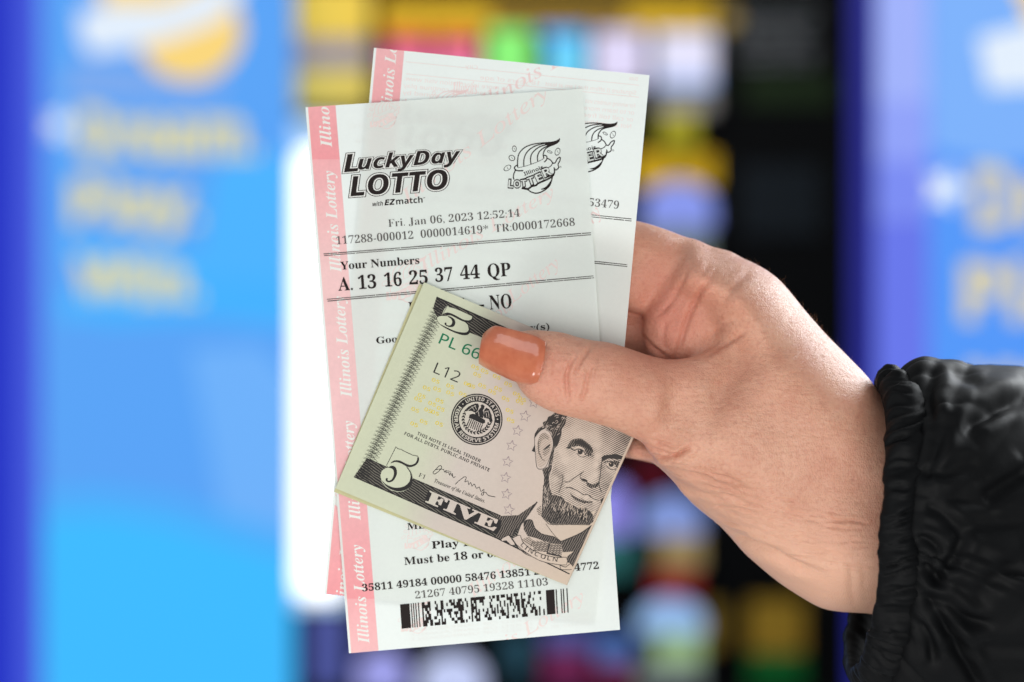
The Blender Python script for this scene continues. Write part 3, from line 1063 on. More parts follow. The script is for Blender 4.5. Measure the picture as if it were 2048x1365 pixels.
t7.poly([(680, 520), (700, 485), (760, 465), (838, 462), (900, 505), (965, 560), (1002, 640), (960, 650), (890, 605), (800, 562), (730, 575), (690, 560)], 4, 2)
ik.poly([(740, 500), (830, 480), (900, 525), (960, 580), (985, 630), (900, 585), (810, 540), (750, 530)], 5, 2)
t7.poly([(640, 590), (690, 500), (720, 560), (670, 600)], 3, 2)
ik.stroke([(630, 590), (680, 585), (740, 622), (800, 602), (860, 625), (905, 690), (945, 692)], 11, 5)
ik.disc((822, 640), 37, 5, 20)
pa.disc((812, 622), 9, 6, 10)
pa.poly([(762, 650), (786, 628), (790, 668)], 6)
pa.poly([(856, 640), (880, 690), (850, 695)], 6)
ik.stroke([(770, 655), (830, 712), (905, 706)], 8, 5)
t7.poly([(880, 600), (965, 640), (1002, 720), (985, 690), (930, 690), (892, 640)], 3)
ik.poly([(1110, 720), (1150, 690), (1250, 680), (1290, 670), (1400, 710), (1425, 705), (1405, 750), (1300, 740), (1200, 735), (1125, 775)], 4)
ik.stroke([(1140, 790), (1220, 772), (1290, 798), (1335, 870)], 11, 5)
ik.disc((1245, 815), 34, 5, 20)
pa.disc((1236, 800), 8, 6, 10)
pa.poly([(1180, 808), (1205, 795), (1210, 830)], 6)
ik.stroke([(1180, 835), (1235, 880), (1310, 885)], 8, 5)
t7.poly([(1270, 755), (1350, 770), (1355, 870), (1320, 845)], 3)
ik.stroke([(1122, 720), (1108, 850), (1092, 990), (1075, 1055)], 9, 4)
ik.poly([(825, 1000), (850, 1010), (900, 1020), (925, 1050), (880, 1050), (840, 1030)], 5, 2)
t7.poly([(905, 1055), (1000, 1088), (1085, 1050), (1065, 1115), (1000, 1135), (930, 1120)], 3, 2)
ik.stroke([(850, 925), (822, 970), (828, 1010)], 7, 4)
ik.stroke([(870, 910), (740, 1000), (665, 1052), (600, 1052)], 9, 4)
ik.stroke([(1085, 1050), (1080, 1100), (1110, 1190)], 10, 4)
ik.stroke([(585, 960), (580, 1050), (530, 1200)], 8, 4)
ik.stroke([(620, 1137), (680, 1130), (780, 1172), (875, 1230), (920, 1222), (1000, 1282), (1080, 1305)], 11, 5)
t7.poly([(680, 1200), (760, 1265), (900, 1315), (1010, 1325), (880, 1345), (740, 1290)], 4, 2)
ik.poly([(1230, 1160), (1130, 1320), (1110, 1365), (1100, 1300), (1150, 1260)], 4)
for kk in (t2, t4, t7, ik, pa):
    kk.at(980, 960, 6.204)
t7.poly([(660, 60), (740, 180), (800, 196), (880, 205), (940, 270), (1010, 305), (1080, 350), (1190, 350), (1250, 400), (1282, 440), (1280, 520), (1240, 555), (1150, 550), (1000, 550), (760, 550), (700, 510), (640, 450), (650, 240)], 3)
for i in range(60):
    x = random.uniform(680, 1240)
    y = random.uniform(max(230, 200 + (x - 800) * 0.38), 488)
    ik.stroke([(x, y), (x + random.uniform(-20, 20), y + 30), (x + random.uniform(-30, 40), y + 62)], 10, 4, taper=True)
for i in range(70):
    x = random.uniform(760, 1210)
    y = 235 + max(0, x - 850) * 0.32 + random.uniform(-15, 130)
    pa.stroke([(x, y), (x + random.uniform(-14, 10), y + 26), (x + random.uniform(-22, 12), y + 48)], 6, 5, taper=True)
for i in range(26):
    x, y = random.choice(((705, 120), (700, 200), (690, 300), (712, 60)))
    x += random.uniform(-30, 30); y += random.uniform(-50, 50)
    pa.stroke([(x, y), (x + random.uniform(-12, 12), y + 24), (x + random.uniform(-16, 16), y + 46)], 5, 5, taper=True)
pa.at(1040, 810, 6.825)
for i in range(26):
    x, y = random.choice(((500, 150), (440, 240), (380, 300), (520, 300), (500, 450), (300, 330), (440, 700), (420, 800), (600, 170)))
    x += random.uniform(-45, 45); y += random.uniform(-35, 35)
    pa.stroke([(x, y), (x + 16, y + random.uniform(-24, 4)), (x + 40, y + random.uniform(-34, 14))], 6, 5, taper=True)
pa.at(980, 960, 6.204)
t4.poly([(1285, 440), (1390, 250), (1485, 125), (1420, 300), (1330, 480), (1270, 560)], 2)
t4.poly([(575, 370), (630, 320), (640, 450), (600, 430)], 3)
t7.poly([(0, 395), (130, 450), (350, 440), (480, 350), (590, 270), (520, 380), (410, 520), (270, 690), (130, 745), (60, 710), (90, 640), (140, 520)], 2)
ik.stroke([(585, 275), (410, 520), (275, 690)], 16, 4)
t7.poly([(415, 530), (440, 500), (490, 490), (530, 520), (560, 600), (640, 670), (720, 700), (805, 710), (880, 762), (1120, 662), (1262, 560), (1255, 650), (1150, 800), (1040, 890), (900, 900), (890, 800), (740, 790), (560, 720), (470, 700), (420, 620)], 3)
ik.stroke([(418, 560), (450, 505), (520, 505), (555, 600), (640, 672), (800, 712), (880, 764), (1120, 664), (1262, 565)], 10, 4)
ik.stroke([(690, 545), (800, 690), (875, 760)], 5, 4)
ik.stroke([(640, 450), (700, 520), (760, 556), (1000, 556), (1240, 560)], 7, 4)
t4.poly([(500, 800), (530, 755), (740, 770), (715, 900), (560, 880)], 3)
t4.poly([(752, 800), (900, 800), (885, 945), (715, 910)], 3)
t4.poly([(400, 740), (480, 710), (540, 760), (510, 830), (430, 780)], 3)
for i in range(6):
    ik.stroke([(530 + 3 * i, 775 + 20 * i), (730 - 3 * i, 792 + 20 * i)], 6, 4)
    ik.stroke([(752 - 4 * i, 815 + 20 * i), (898 - 2 * i, 812 + 22 * i)], 7, 4)
ik.poly([(730, 790), (752, 795), (715, 905), (890, 945), (885, 962), (700, 920)], 5)
ik.stroke([(535, 760), (505, 830)], 8, 4)
t7.poly([(1270, 560), (1262, 650), (1060, 1100), (1000, 1040), (955, 1020), (960, 950), (1040, 890), (1150, 800)], 3)
pa.poly([(280, 725), (340, 690), (372, 690), (395, 745), (450, 820), (560, 890), (700, 940), (860, 968), (948, 965), (948, 1055), (800, 1045), (620, 1005), (450, 905), (330, 805)], 5, 2)
pa.poly([(140, 735), (230, 688), (272, 740), (312, 805), (262, 812), (200, 755), (150, 765)], 5)
pa.poly([(868, 1060), (940, 1085), (1000, 1040), (1035, 1110), (925, 1115), (880, 1110)], 5)
for p in ([(280, 725), (350, 690), (380, 700), (400, 760), (470, 835), (570, 895), (700, 942), (860, 968), (948, 965), (948, 1055), (800, 1045), (620, 1005), (450, 905), (330, 805), (280, 730)],
          [(140, 735), (230, 688), (272, 740), (312, 805), (262, 812), (200, 755), (150, 765), (140, 735)], [(868, 1060), (940, 1085), (1000, 1040), (1035, 1110), (925, 1115), (880, 1110), (868, 1060)]):
    ik.stroke(p, 7, 6, smooth=2)
ik.poly([(320, 810), (400, 890), (520, 960), (440, 925), (330, 840)], 5)
ik.arc_text('LINCOLN', 'sansb', [(372, 812), (420, 856), (470, 892), (560, 944), (680, 992), (760, 1008), (842, 1020)], 56, 7, off=-0.02)
for kk, nm, mt in ((t2, 'portrait_light_tone', m_t20), (t4, 'portrait_middle_tone', m_t45), (t7, 'portrait_dark_tone', m_t70), (ik, 'portrait_line_work', plain('portrait line ink', (56, 52, 50), 0.6, spec=0.2)), (pa, 'portrait_highlight', m_note_light)):
    kk.build(nm, mt, bl, s_bill, gap=1.6e-5, clips=clipN)


# ------------------------------------------------------------------ the hand (one continuous surface)
U0, V0, Y0 = 900.0, 400.0, -0.034
DU, DY = 4.0, 0.0007
NU, NV, NY = 250, 220, 132
MM = PX * 1000


def poly_sdf(pts, U, V):
    """signed distance in pixels, positive inside"""
    pts = np.array(pts, float)
    nxt = np.roll(pts, -1, 0)
    d = np.full(U.shape, 1e9)
    ins = np.zeros(U.shape, bool)
    for (x0, y0), (x1, y1) in zip(pts, nxt):
        ex, ey = x1 - x0, y1 - y0
        t = np.clip(((U - x0) * ex + (V - y0) * ey) / (ex * ex + ey * ey + 1e-9), 0, 1)
        d = np.minimum(d, np.hypot(U - x0 - t * ex, V - y0 - t * ey))
        c = ((y0 > V) != (y1 > V)) & (U < (x1 - x0) * (V - y0) / (y1 - y0 + 1e-12) + x0)
        ins ^= c
    return np.where(ins, d, -d)


def blur(a, n):
    for _ in range(n):
        p = np.pad(a, 1, mode='edge')
        a = (p[:-2, 1:-1] + p[2:, 1:-1] + 2 * p[1:-1, 1:-1]) / 4
        p = np.pad(a, 1, mode='edge')
        a = (p[1:-1, :-2] + p[1:-1, 2:] + 2 * p[1:-1, 1:-1]) / 4
    return a


def rbf(pts, U, V, sig=130.0):
    num = np.zeros(U.shape); den = np.full(U.shape, 1e-9)
    for (u, v, h) in pts:
        w = 1.0 / (((U - u) ** 2 + (V - v) ** 2) / sig ** 2 + 0.05) ** 2
        num += w * h; den += w
    return num / den


gu = U0 + DU * np.arange(NU)
gv = V0 + DU * np.arange(NV)
UU, VV = np.meshgrid(gu, gv, indexing='ij')
gy = (Y0 + DY * np.arange(NY)) * 1000      # mm


def body(pts, rad, k, yc, smooth=4, sig=130.0, nb=8):
    """inflated outline: rad mm of rounding, depth squeezed by k, middle at yc(u, v) mm"""
    q = catmull(pts, smooth, True) if smooth else pts
    d = blur(poly_sdf(q, UU, VV), nb) * MM
    c = rbf(yc, UU, VV, sig)
    a = np.maximum(rad - d, 0)
    f = np.sqrt(a[:, :, None] ** 2 + ((gy[None, None, :] - c[:, :, None]) * k) ** 2) - rad
    return (f / max(1.0, k * 0.9)).astype(np.float32)


def smin(a, b, k):
    h = np.maximum(k - np.abs(a - b), 0) / k
    return np.minimum(a, b) - h * h * k * 0.25


palm = body([(1322, 575), (1350, 510), (1389, 483), (1420, 498), (1465, 509), (1515, 530), (1553, 555), (1580, 584), (1609, 620), (1654, 671), (1698, 715), (1738, 757), (1775, 805), (1830, 850),
             (1890, 870), (1890, 1215), (1800, 1238), (1742, 1228), (1679, 1224), (1641, 1216), (1603, 1195), (1553, 1162), (1502, 1118), (1465, 1080), (1436, 1049), (1408, 1027), (1376, 999), (1351, 963), (1322, 934),
             (1300, 908), (1296, 880), (1350, 800), (1405, 740), (1425, 700), (1400, 640), (1352, 605)], 21, 0.80,
            [(1400, 560, 16), (1500, 640, 14), (1600, 800, 11), (1450, 900, 9), (1750, 1000, 13), (1600, 1100, 14), (1450, 1030, 14), (1330, 910, 8), (1880, 1000, 14)])
thumb = body([(1008, 672), (1038, 664), (1066, 660), (1096, 662), (1125, 665), (1154, 674), (1184, 681), (1213, 684), (1242, 692), (1272, 702), (1301, 712), (1330, 719), (1362, 718), (1395, 712), (1436, 700), (1490, 730),
              (1530, 800), (1510, 890), (1440, 945), (1380, 945), (1340, 930), (1313, 908), (1282, 883), (1263, 875), (1229, 859), (1168, 841), (1112, 827), (1075, 810), (1048, 790), (1032, 764), (1014, 738), (1006, 700)], 11.0, 1.22,
             [(1010, 710, -9.2), (1080, 730, -10.2), (1180, 765, -10.4), (1280, 800, -9.6), (1380, 820, -4.5), (1480, 830, 4)], sig=90)
index = body([(1470, 520), (1420, 498), (1389, 482), (1326, 457), (1268, 441), (1215, 438), (1160, 455), (1112, 492), (1082, 545), (1084, 600), (1122, 628), (1176, 612), (1235, 614), (1280, 630), (1306, 604), (1330, 590), (1400, 600)], 11.0, 1.12,
             [(1100, 560, 12.2), (1200, 520, 12.6), (1280, 520, 13.2), (1400, 540, 15)])
middle = body([(1420, 620), (1330, 602), (1270, 606), (1180, 600), (1100, 628), (1062, 680), (1078, 728), (1130, 745), (1200, 728), (1260, 716), (1320, 722), (1400, 735)], 9.5, 1.05,
              [(1070, 690, 11.5), (1180, 670, 17), (1280, 660, 21), (1400, 670, 22)])
ring = body([(1430, 730), (1330, 715), (1240, 725), (1150, 745), (1095, 785), (1090, 830), (1140, 850), (1220, 840), (1320, 835), (1430, 850)], 9.0, 1.0,
            [(1100, 800, 15), (1200, 790, 25), (1300, 780, 31), (1430, 790, 30)])
pinky = body([(1440, 850), (1350, 830), (1270, 835), (1200, 852), (1170, 880), (1190, 906), (1254, 916), (1322, 930), (1430, 950)], 7.5, 1.0,
             [(1190, 880, 20), (1260, 880, 30), (1350, 880, 35), (1440, 900, 33)])
web = body([(1314, 580), (1345, 552), (1400, 530), (1450, 555), (1452, 610), (1432, 680), (1412, 728), (1345, 738), (1306, 722), (1288, 682), (1288, 640), (1303, 600)], 9, 1.0,
           [(1310, 560, 11), (1330, 660, 10), (1400, 560, 13), (1410, 680, 9)])
palmar = body([(1260, 880), (1300, 870), (1360, 900), (1380, 1000), (1351, 962), (1322, 933), (1297, 921), (1254, 916)], 5, 1.0, [(1260, 895, 9), (1320, 910, 5), (1380, 960, 4)])

F = smin(palm, thumb, 7.0)
F = smin(F, web, 5.0)
F = smin(F, index, 3.0)
g2 = smin(middle, ring, 1.2)
g2 = smin(g2, pinky, 1.2)
F = smin(F, g2, 1.5)
F = smin(F, palmar, 2.5)
gr = vdb.FloatGrid(background=8.0)
gr.copyFromArray(np.clip(F, -8, 8).astype(np.float32))
hp, hq = gr.convertToQuads(0.0)
hp = np.array(hp, float)
hu, hv, hy = U0 + DU * hp[:, 0], V0 + DU * hp[:, 1], Y0 + DY * hp[:, 2]
me = mesh('person', Pn(hu, hv, hy), hq, True)
# keep the one largest island, relax, refine
bm = bmesh.new()
bm.from_mesh(me)
bm.faces.ensure_lookup_table()
seen, best = set(), []
for f in bm.faces:
    if f.index in seen:
        continue
    st, isl = [f], []
    seen.add(f.index)
    while st:
        g = st.pop()
        isl.append(g)
        for e in g.edges:
            for h in e.link_faces:
                if h.index not in seen:
                    seen.add(h.index)
                    st.append(h)
    if len(isl) > len(best):
        best = isl
keep = set(best)
bmesh.ops.delete(bm, geom=[f for f in bm.faces if f not in keep], context='FACES')
bmesh.ops.delete(bm, geom=[v for v in bm.verts if v.co.x > P(1836, 800, 0.01)[0]], context='VERTS')
for _ in range(3):
    bmesh.ops.smooth_vert(bm, verts=bm.verts[:], factor=0.5, use_axis_x=True, use_axis_y=True, use_axis_z=True)
bmesh.ops.recalc_face_normals(bm, faces=bm.faces[:])
front = [f for f in bm.faces if f.normal.y < 0.35]
bmesh.ops.subdivide_edges(bm, edges=list({e for f in front for e in f.edges}), cuts=1, use_grid_fill=True)
bmesh.ops.triangulate(bm, faces=[f for f in bm.faces if len(f.verts) > 4])
bmesh.ops.smooth_vert(bm, verts=bm.verts[:], factor=0.5, use_axis_x=True, use_axis_y=True, use_axis_z=True)
# soften the folds between index finger and palm
reg = []
for v in bm.verts:
    kq = PX * (v.co.y + CD) / CD
    qu, qv = v.co.x / kq + 1024, 682.5 - (v.co.z - ZC) / kq
    if v.normal.y < 0.3 and ((qu - 1375) / 95) ** 2 + ((qv - 595) / 118) ** 2 < 1 and qv < 705:
        reg.append(v)
for _ in range(80):
    bmesh.ops.smooth_vert(bm, verts=reg, factor=0.5, use_axis_x=True, use_axis_y=True, use_axis_z=True)
bm.to_mesh(me)
bm.free()
me.update()

# creases and wrinkles pressed into the skin: (points in pixels, depth mm, half width px, side bulge)
CREASE = [
    ([(1181, 690), (1169, 711), (1156, 732), (1149, 750)], 0.55, 4.5),
    ([(1150, 712), (1141, 728), (1133, 752), (1134, 778), (1137, 804)], 0.7, 4.5),
    ([(1184, 728), (1175, 756), (1168, 786), (1160, 806)], 0.55, 4.5),
    ([(1112, 700), (1104, 730), (1101, 760)], 0.2, 4),
    ([(1198, 700), (1196, 730), (1188, 770)], 0.25, 5),
    ([(1377, 532), (1360, 574), (1342, 605), (1316, 632)], 0.4, 5),
    ([(1430, 544), (1402, 582), (1379, 629), (1364, 675), (1352, 716)], 0.75, 6),
    ([(1286, 672), (1300, 690), (1318, 704), (1338, 720)], 0.6, 4),
    ([(1334, 640), (1326, 670), (1330, 700)], 0.4, 6),
    ([(1495, 662), (1464, 680), (1436, 696), (1410, 714)], 0.5, 6),
    ([(1470, 640), (1440, 655), (1405, 690)], 0.2, 5),
    ([(1309, 911), (1330, 917), (1355, 911), (1384, 894)], 1.2, 5),
    ([(1278, 884), (1300, 890), (1325, 884)], 0.3, 5),
    ([(1330, 934), (1370, 948), (1420, 958)], 0.35, 6),
    ([(1445, 1058), (1476, 1076), (1507, 1091), (1541, 1104), (1575, 1122), (1609, 1136), (1645, 1146)], 1.5, 9),
    ([(1352, 960), (1400, 985), (1450, 1000)], 0.3, 5),
    ([(1700, 1130), (1704, 1160), (1703, 1185), (1711, 1212)], 0.28, 7),
    ([(1722, 1130), (1728, 1150), (1726, 1180)], 0.1, 5),
    ([(1500, 545), (1470, 570), (1440, 610)], 0.3, 8),
    ([(1420, 530), (1405, 550), (1388, 580)], 0.25, 6),
]
for i in range(64):       # wrist and thumb-base wrinkles
    x = RNG.uniform(1380, 1700)
    y = 965 + (x - 1380) * 0.32 + RNG.uniform(-26, 92)
    L = RNG.uniform(45, 130)
    sl = RNG.uniform(0.02, 0.22) if x > 1520 else RNG.uniform(0.15, 0.45)
    CREASE.append(([(x, y), (x + L * 0.5, y + sl * L * 0.5 + RNG.uniform(-4, 4)), (x + L, y + sl * L)], RNG.uniform(0.08, 0.30), RNG.uniform(2.6, 4.5)))
for i in range(30):
    x = RNG.uniform(1290, 1440)
    y = 880 + (x - 1290) * 0.55 + RNG.uniform(-20, 30)
    CREASE.append(([(x, y), (x + 30, y + 8), (x + 60, y + 22)], RNG.uniform(0.08, 0.22), 3.2))
n = len(me.vertices)
co = np.empty(n * 3); me.vertices.foreach_get('co', co); co = co.reshape(-1, 3)
no = np.empty(n * 3); me.vertices.foreach_get('normal', no); no = no.reshape(-1, 3)
kk = PX * (co[:, 1] + CD) / CD
pu, pv = co[:, 0] / kk + 1024, 682.5 - (co[:, 2] - ZC) / kk
disp = np.zeros(n)
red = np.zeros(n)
frontw = np.clip(-no[:, 1] * 3 + 0.3, 0, 1)
for pts, dep, wd in CREASE:
    q = np.array(catmull(pts, 5))
    box = (pu > q[:, 0].min() - 40) & (pu < q[:, 0].max() + 40) & (pv > q[:, 1].min() - 40) & (pv < q[:, 1].max() + 40)
    idx = np.nonzero(box)[0]
    if not len(idx):
        continue
    d = np.full(len(idx), 1e9); tt = np.zeros(len(idx))
    for j in range(len(q) - 1):
        ex = q[j + 1] - q[j]
        t = np.clip(((pu[idx] - q[j, 0]) * ex[0] + (pv[idx] - q[j, 1]) * ex[1]) / (ex @ ex + 1e-9), 0, 1)
        dd = np.hypot(pu[idx] - q[j, 0] - t * ex[0], pv[idx] - q[j, 1] - t * ex[1])
        m = dd < d
        d[m] = dd[m]; tt[m] = (j + t[m]) / (len(q) - 1)
    fade = np.clip(np.minimum(tt, 1 - tt) * 4 + 0.15, 0, 1)
    g = np.exp(-(d / wd) ** 2) - 0.35 * np.exp(-((d - 2.2 * wd) / (1.3 * wd)) ** 2)
    disp[idx] -= dep * g * fade * frontw[idx]
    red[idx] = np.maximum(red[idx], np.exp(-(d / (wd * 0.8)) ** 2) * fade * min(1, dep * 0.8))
co += no * (disp / 1000)[:, None]
me.vertices.foreach_set('co', co.ravel())
# skin regions: ruddier on the inside of the fingers and web and at the finger ends
rud = np.exp(-(((pu - 1330) / 95) ** 2 + ((pv - 630) / 110) ** 2)) + 0.6 * np.exp(-(((pu - 1110) / 80) ** 2 + ((pv - 760) / 70) ** 2)) \
    + 0.5 * np.exp(-(((pu - 1285) / 40) ** 2 + ((pv - 900) / 25) ** 2)) + 0.25 * np.exp(-(((pu - 1700) / 60) ** 2 + ((pv - 1160) / 60) ** 2))
rud = np.clip(rud, 0, 1)
pale = np.clip((pv - (930 + 0.30 * (pu - 1350))) / 110, 0, 1) * np.clip((pu - 1270) / 60, 0, 1)
ca = me.color_attributes.new('skin_tone', 'FLOAT_COLOR', 'POINT')
ca.data.foreach_set('color', np.stack([rud, red, pale, np.ones(n)], 1).astype(np.float32).ravel())

m_skin, nt, b, out = new_mat('skin')
att = node(nt, 'ShaderNodeVertexColor', layer_name='skin_tone')
sep = node(nt, 'ShaderNodeSeparateColor')
nt.links.new(att.outputs['Color'], sep.inputs[0])
tc = node(nt, 'ShaderNodeTexCoord')


def mixc(a, bcol, fac):
    mx = node(nt, 'ShaderNodeMix', data_type='RGBA')
    if isinstance(a, tuple):
        mx.inputs[6].default_value = (*lin(a), 1)
    else:
        nt.links.new(a, mx.inputs[6])
    mx.inputs[7].default_value = (*lin(bcol), 1)
    nt.links.new(fac, mx.inputs[0])
    return mx.outputs[2]


def noise(scale, detail=3.0, lo=0.35, hi=0.65, amt=1.0, vec=None, rough=0.55):
    nz = node(nt, 'ShaderNodeTexNoise', Scale=scale, Detail=detail, Roughness=rough)
    nt.links.new(vec or tc.outputs['Object'], nz.inputs['Vector'])
    mr = node(nt, 'ShaderNodeMapRange')
    mr.inputs['From Min'].default_value = lo
    mr.inputs['From Max'].default_value = hi
    mr.inputs['To Max'].default_value = amt
    nt.links.new(nz.outputs['Fac'], mr.inputs['Value'])
    return mr.outputs[0]


c = mixc((210, 159, 134), (198, 141, 116), noise(60, 4, 0.36, 0.64))
c = mixc(c, (210, 162, 134), noise(170, 4, 0.45, 0.7, 0.4))
c = mixc(c, (178, 114, 92), noise(800, 4, 0.48, 0.72, 0.45))
mul = node(nt, 'ShaderNodeMath', operation='MULTIPLY')
mul.inputs[1].default_value = 0.6
nt.links.new(sep.outputs[0], mul.inputs[0])
c = mixc(c, (206, 120, 102), mul.outputs[0])
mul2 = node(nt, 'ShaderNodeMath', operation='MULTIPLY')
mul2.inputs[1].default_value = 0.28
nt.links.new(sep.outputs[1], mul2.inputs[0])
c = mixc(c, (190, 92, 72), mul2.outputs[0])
c = mixc(c, (217, 168, 142), sep.outputs[2])
nt.links.new(c, b.inputs['Base Color'])
b.inputs['Subsurface Weight'].default_value = 0.2
b.inputs['Subsurface Radius'].default_value = (1.0, 0.35, 0.18)
b.inputs['Subsurface Scale'].default_value = 0.003
b.inputs['Roughness'].default_value = 0.46
b.inputs['Specular IOR Level'].default_value = 0.42
# pores and fine skin lines
vor = node(nt, 'ShaderNodeTexVoronoi', Scale=1500.0, feature='DISTANCE_TO_EDGE')
mpn = node(nt, 'ShaderNodeMapping')
mpn.inputs['Rotation'].default_value = (0, R(35), 0)
mpn.inputs['Scale'].default_value = (1.0, 1.0, 0.55)
nt.links.new(tc.outputs['Object'], mpn.inputs['Vector'])
nt.links.new(mpn.outputs[0], vor.inputs['Vector'])
vr = node(nt, 'ShaderNodeMapRange')
vr.inputs['From Max'].default_value = 0.22
nt.links.new(vor.outputs['Distance'], vr.inputs['Value'])
bp = node(nt, 'ShaderNodeBump', Strength=0.5, Distance=0.00015)
nt.links.new(vr.outputs[0], bp.inputs['Height'])
bp2 = node(nt, 'ShaderNodeBump', Strength=0.32, Distance=0.0005)
nt.links.new(noise(420, 5, 0.2, 0.8), bp2.inputs['Height'])
nt.links.new(bp.outputs[0], bp2.inputs['Normal'])
mp3 = node(nt, 'ShaderNodeMapping')
mp3.inputs['Rotation'].default_value = (0, R(-18), 0)
mp3.inputs['Scale'].default_value = (0.28, 0.6, 1.5)
nt.links.new(tc.outputs['Object'], mp3.inputs['Vector'])
bp3 = node(nt, 'ShaderNodeBump', Strength=0.35, Distance=0.0004)
nt.links.new(noise(480, 4, 0.3, 0.7, 1.0, mp3.outputs[0]), bp3.inputs['Height'])
nt.links.new(bp2.outputs[0], bp3.inputs['Normal'])
nt.links.new(bp3.outputs[0], b.inputs['Normal'])

hand = link('person', me, m_skin)
tag(hand, 'person\'s hand in a black puffer sleeve, orange thumbnail, pinching two tickets and a folded bill', 'person')
bpy.context.view_layer.update()

# ---- thumbnail: long squared nail with glossy orange polish
NT = catmull([(956, 712), (960, 694), (967, 676), (976, 659), (987, 652), (1010, 655.5), (1046, 664.5), (1071, 672), (1087, 680), (1094, 691)], 6)
top = [np.array(p) for p in catmull([(966, 668), (987, 652.5), (1010, 655.5), (1046, 664.5), (1071, 672), (1091, 683)], 8)]
bot = [np.array(p) for p in catmull([(957, 728), (977, 740), (1002, 752), (1027, 763), (1052, 769), (1073, 768)], 8)]
vs, fs = [], []
na, nb_ = len(top) - 1, 26
for layer in range(2):
    for i in range(na + 1):
        t = i / na
        for j in range(nb_ + 1):
            s = j / nb_
            bz = 2 * s - 1
            # rounded ends of the plate
            bow = 9.0 * (1 - abs(bz) ** 2.4)
            end = -bow * (1 - t) ** 3 * 0.25 + bow * t ** 3 * 0.55
            p = top[i] * (1 - s) + bot[i] * s
            p = p + np.array((0.96, 0.26)) * end
            # across the nail the lower side turns away strongly
            sag = 0.0024 * abs(bz) ** 2.2 + 0.0022 * max(0, bz) ** 4
            yb = -0.0147 - 0.0004 * t ** 4 - 0.0064 * min(1, t * 1.15) ** 0.9 + 0.0012 * (1 - t) ** 2 + sag
            vs.append(P(p[0], p[1], yb + 0.0007 * layer * (1 if 0 < j < nb_ and 0 < i < na else 0.4)))
m1 = (na + 1) * (nb_ + 1)
for i in range(na):
    for j in range(nb_):
        a = i * (nb_ + 1) + j
        fs.append((a, a + 1, a + nb_ + 2, a + nb_ + 1))
        fs.append((m1 + a, m1 + a + nb_ + 1, m1 + a + nb_ + 2, m1 + a + 1))
for i in range(na):
    for j in (0, nb_):
        a = i * (nb_ + 1) + j
        fs.append((a, a + nb_ + 1, m1 + a + nb_ + 1, m1 + a))
for j in range(nb_):
    for i in (0, na):
        a = i * (nb_ + 1) + j
        fs.append((a, a + 1, m1 + a + 1, m1 + a))
m_nail, nt, b, out = new_mat('orange nail polish')
tc = node(nt, 'ShaderNodeTexCoord')
cc = mixc((194, 108, 72), (182, 92, 56), noise(220, 3))
nt.links.new(cc, b.inputs['Base Color'])
b.inputs['Roughness'].default_value = 0.35
b.inputs['Coat Weight'].default_value = 1.0
b.inputs['Coat Roughness'].default_value = 0.035
bp = node(nt, 'ShaderNodeBump', Strength=0.2, Distance=0.0005)
nt.links.new(noise(260, 2, 0.2, 0.8), bp.inputs['Height'])
nt.links.new(bp.outputs[0], b.inputs['Coat Normal'])
nail = link('thumbnail', mesh('thumbnail', vs, fs, True), m_nail, hand)
bm = bmesh.new(); bm.from_mesh(nail.data); bmesh.ops.recalc_face_normals(bm, faces=bm.faces[:]); bm.to_mesh(nail.data); bm.free()
tag(nail, 'long squared thumbnail with glossy orange polish')

# ---- fine hairs along the back of the hand
vs, fs = [], []
edge = catmull([(1330, 459), (1389, 482), (1420, 498), (1465, 508), (1515, 529), (1553, 554), (1578, 583), (1609, 620), (1654, 671), (1698, 715), (1736, 756)], 12)
for i in range(170):
    t = random.random()
    if random.random() < 0.4:
        t = random.choice((random.gauss(0.18, 0.05), random.gauss(0.78, 0.08)))
    t = min(max(t, 0.01), 0.99)
    j = int(t * (len(edge) - 2))
    e = np.array(edge[j]); d = np.array(edge[j + 1]) - e; d = d / np.linalg.norm(d)
    nrm = np.array((d[1], -d[0]))
    y0 = random.uniform(0.006, 0.016)
    L = random.uniform(8, 22) if t < 0.5 else random.uniform(10, 34)
    if random.random() < 0.75:
        L *= 0.5
    base = e - nrm * random.uniform(1, 5)
    lean = random.uniform(-0.9, 0.5)
    pts = []
    for q in range(5):
        s = q / 4
        p = base + nrm * L * s * (1 - 0.3 * s) + d * L * lean * s * s
        pts.append(np.array(P(p[0], p[1], y0 - 0.001 * s)))
    for q in range(4):
        a, b2 = pts[q], pts[q + 1]
        w0, w1 = 4.2e-5 * (1 - q / 4.2), 4.2e-5 * (1 - (q + 1) / 4.2)
        m = len(vs)
        for pnt, w in ((a, w0), (b2, w1)):
            vs += [pnt + np.array((w, 0, 0)), pnt + np.array((-w * 0.5, w * 0.87, 0)), pnt + np.array((-w * 0.5, -w * 0.87, 0))]
        fs += [(m + x, m + (x + 1) % 3, m + 3 + (x + 1) % 3, m + 3 + x) for x in range(3)]
m_hair = plain('fine body hair', (150, 110, 80), 0.4)
h = link('hand_hair', mesh('hand_hair', vs, fs), m_hair, hand)
h['kind'] = 'stuff'

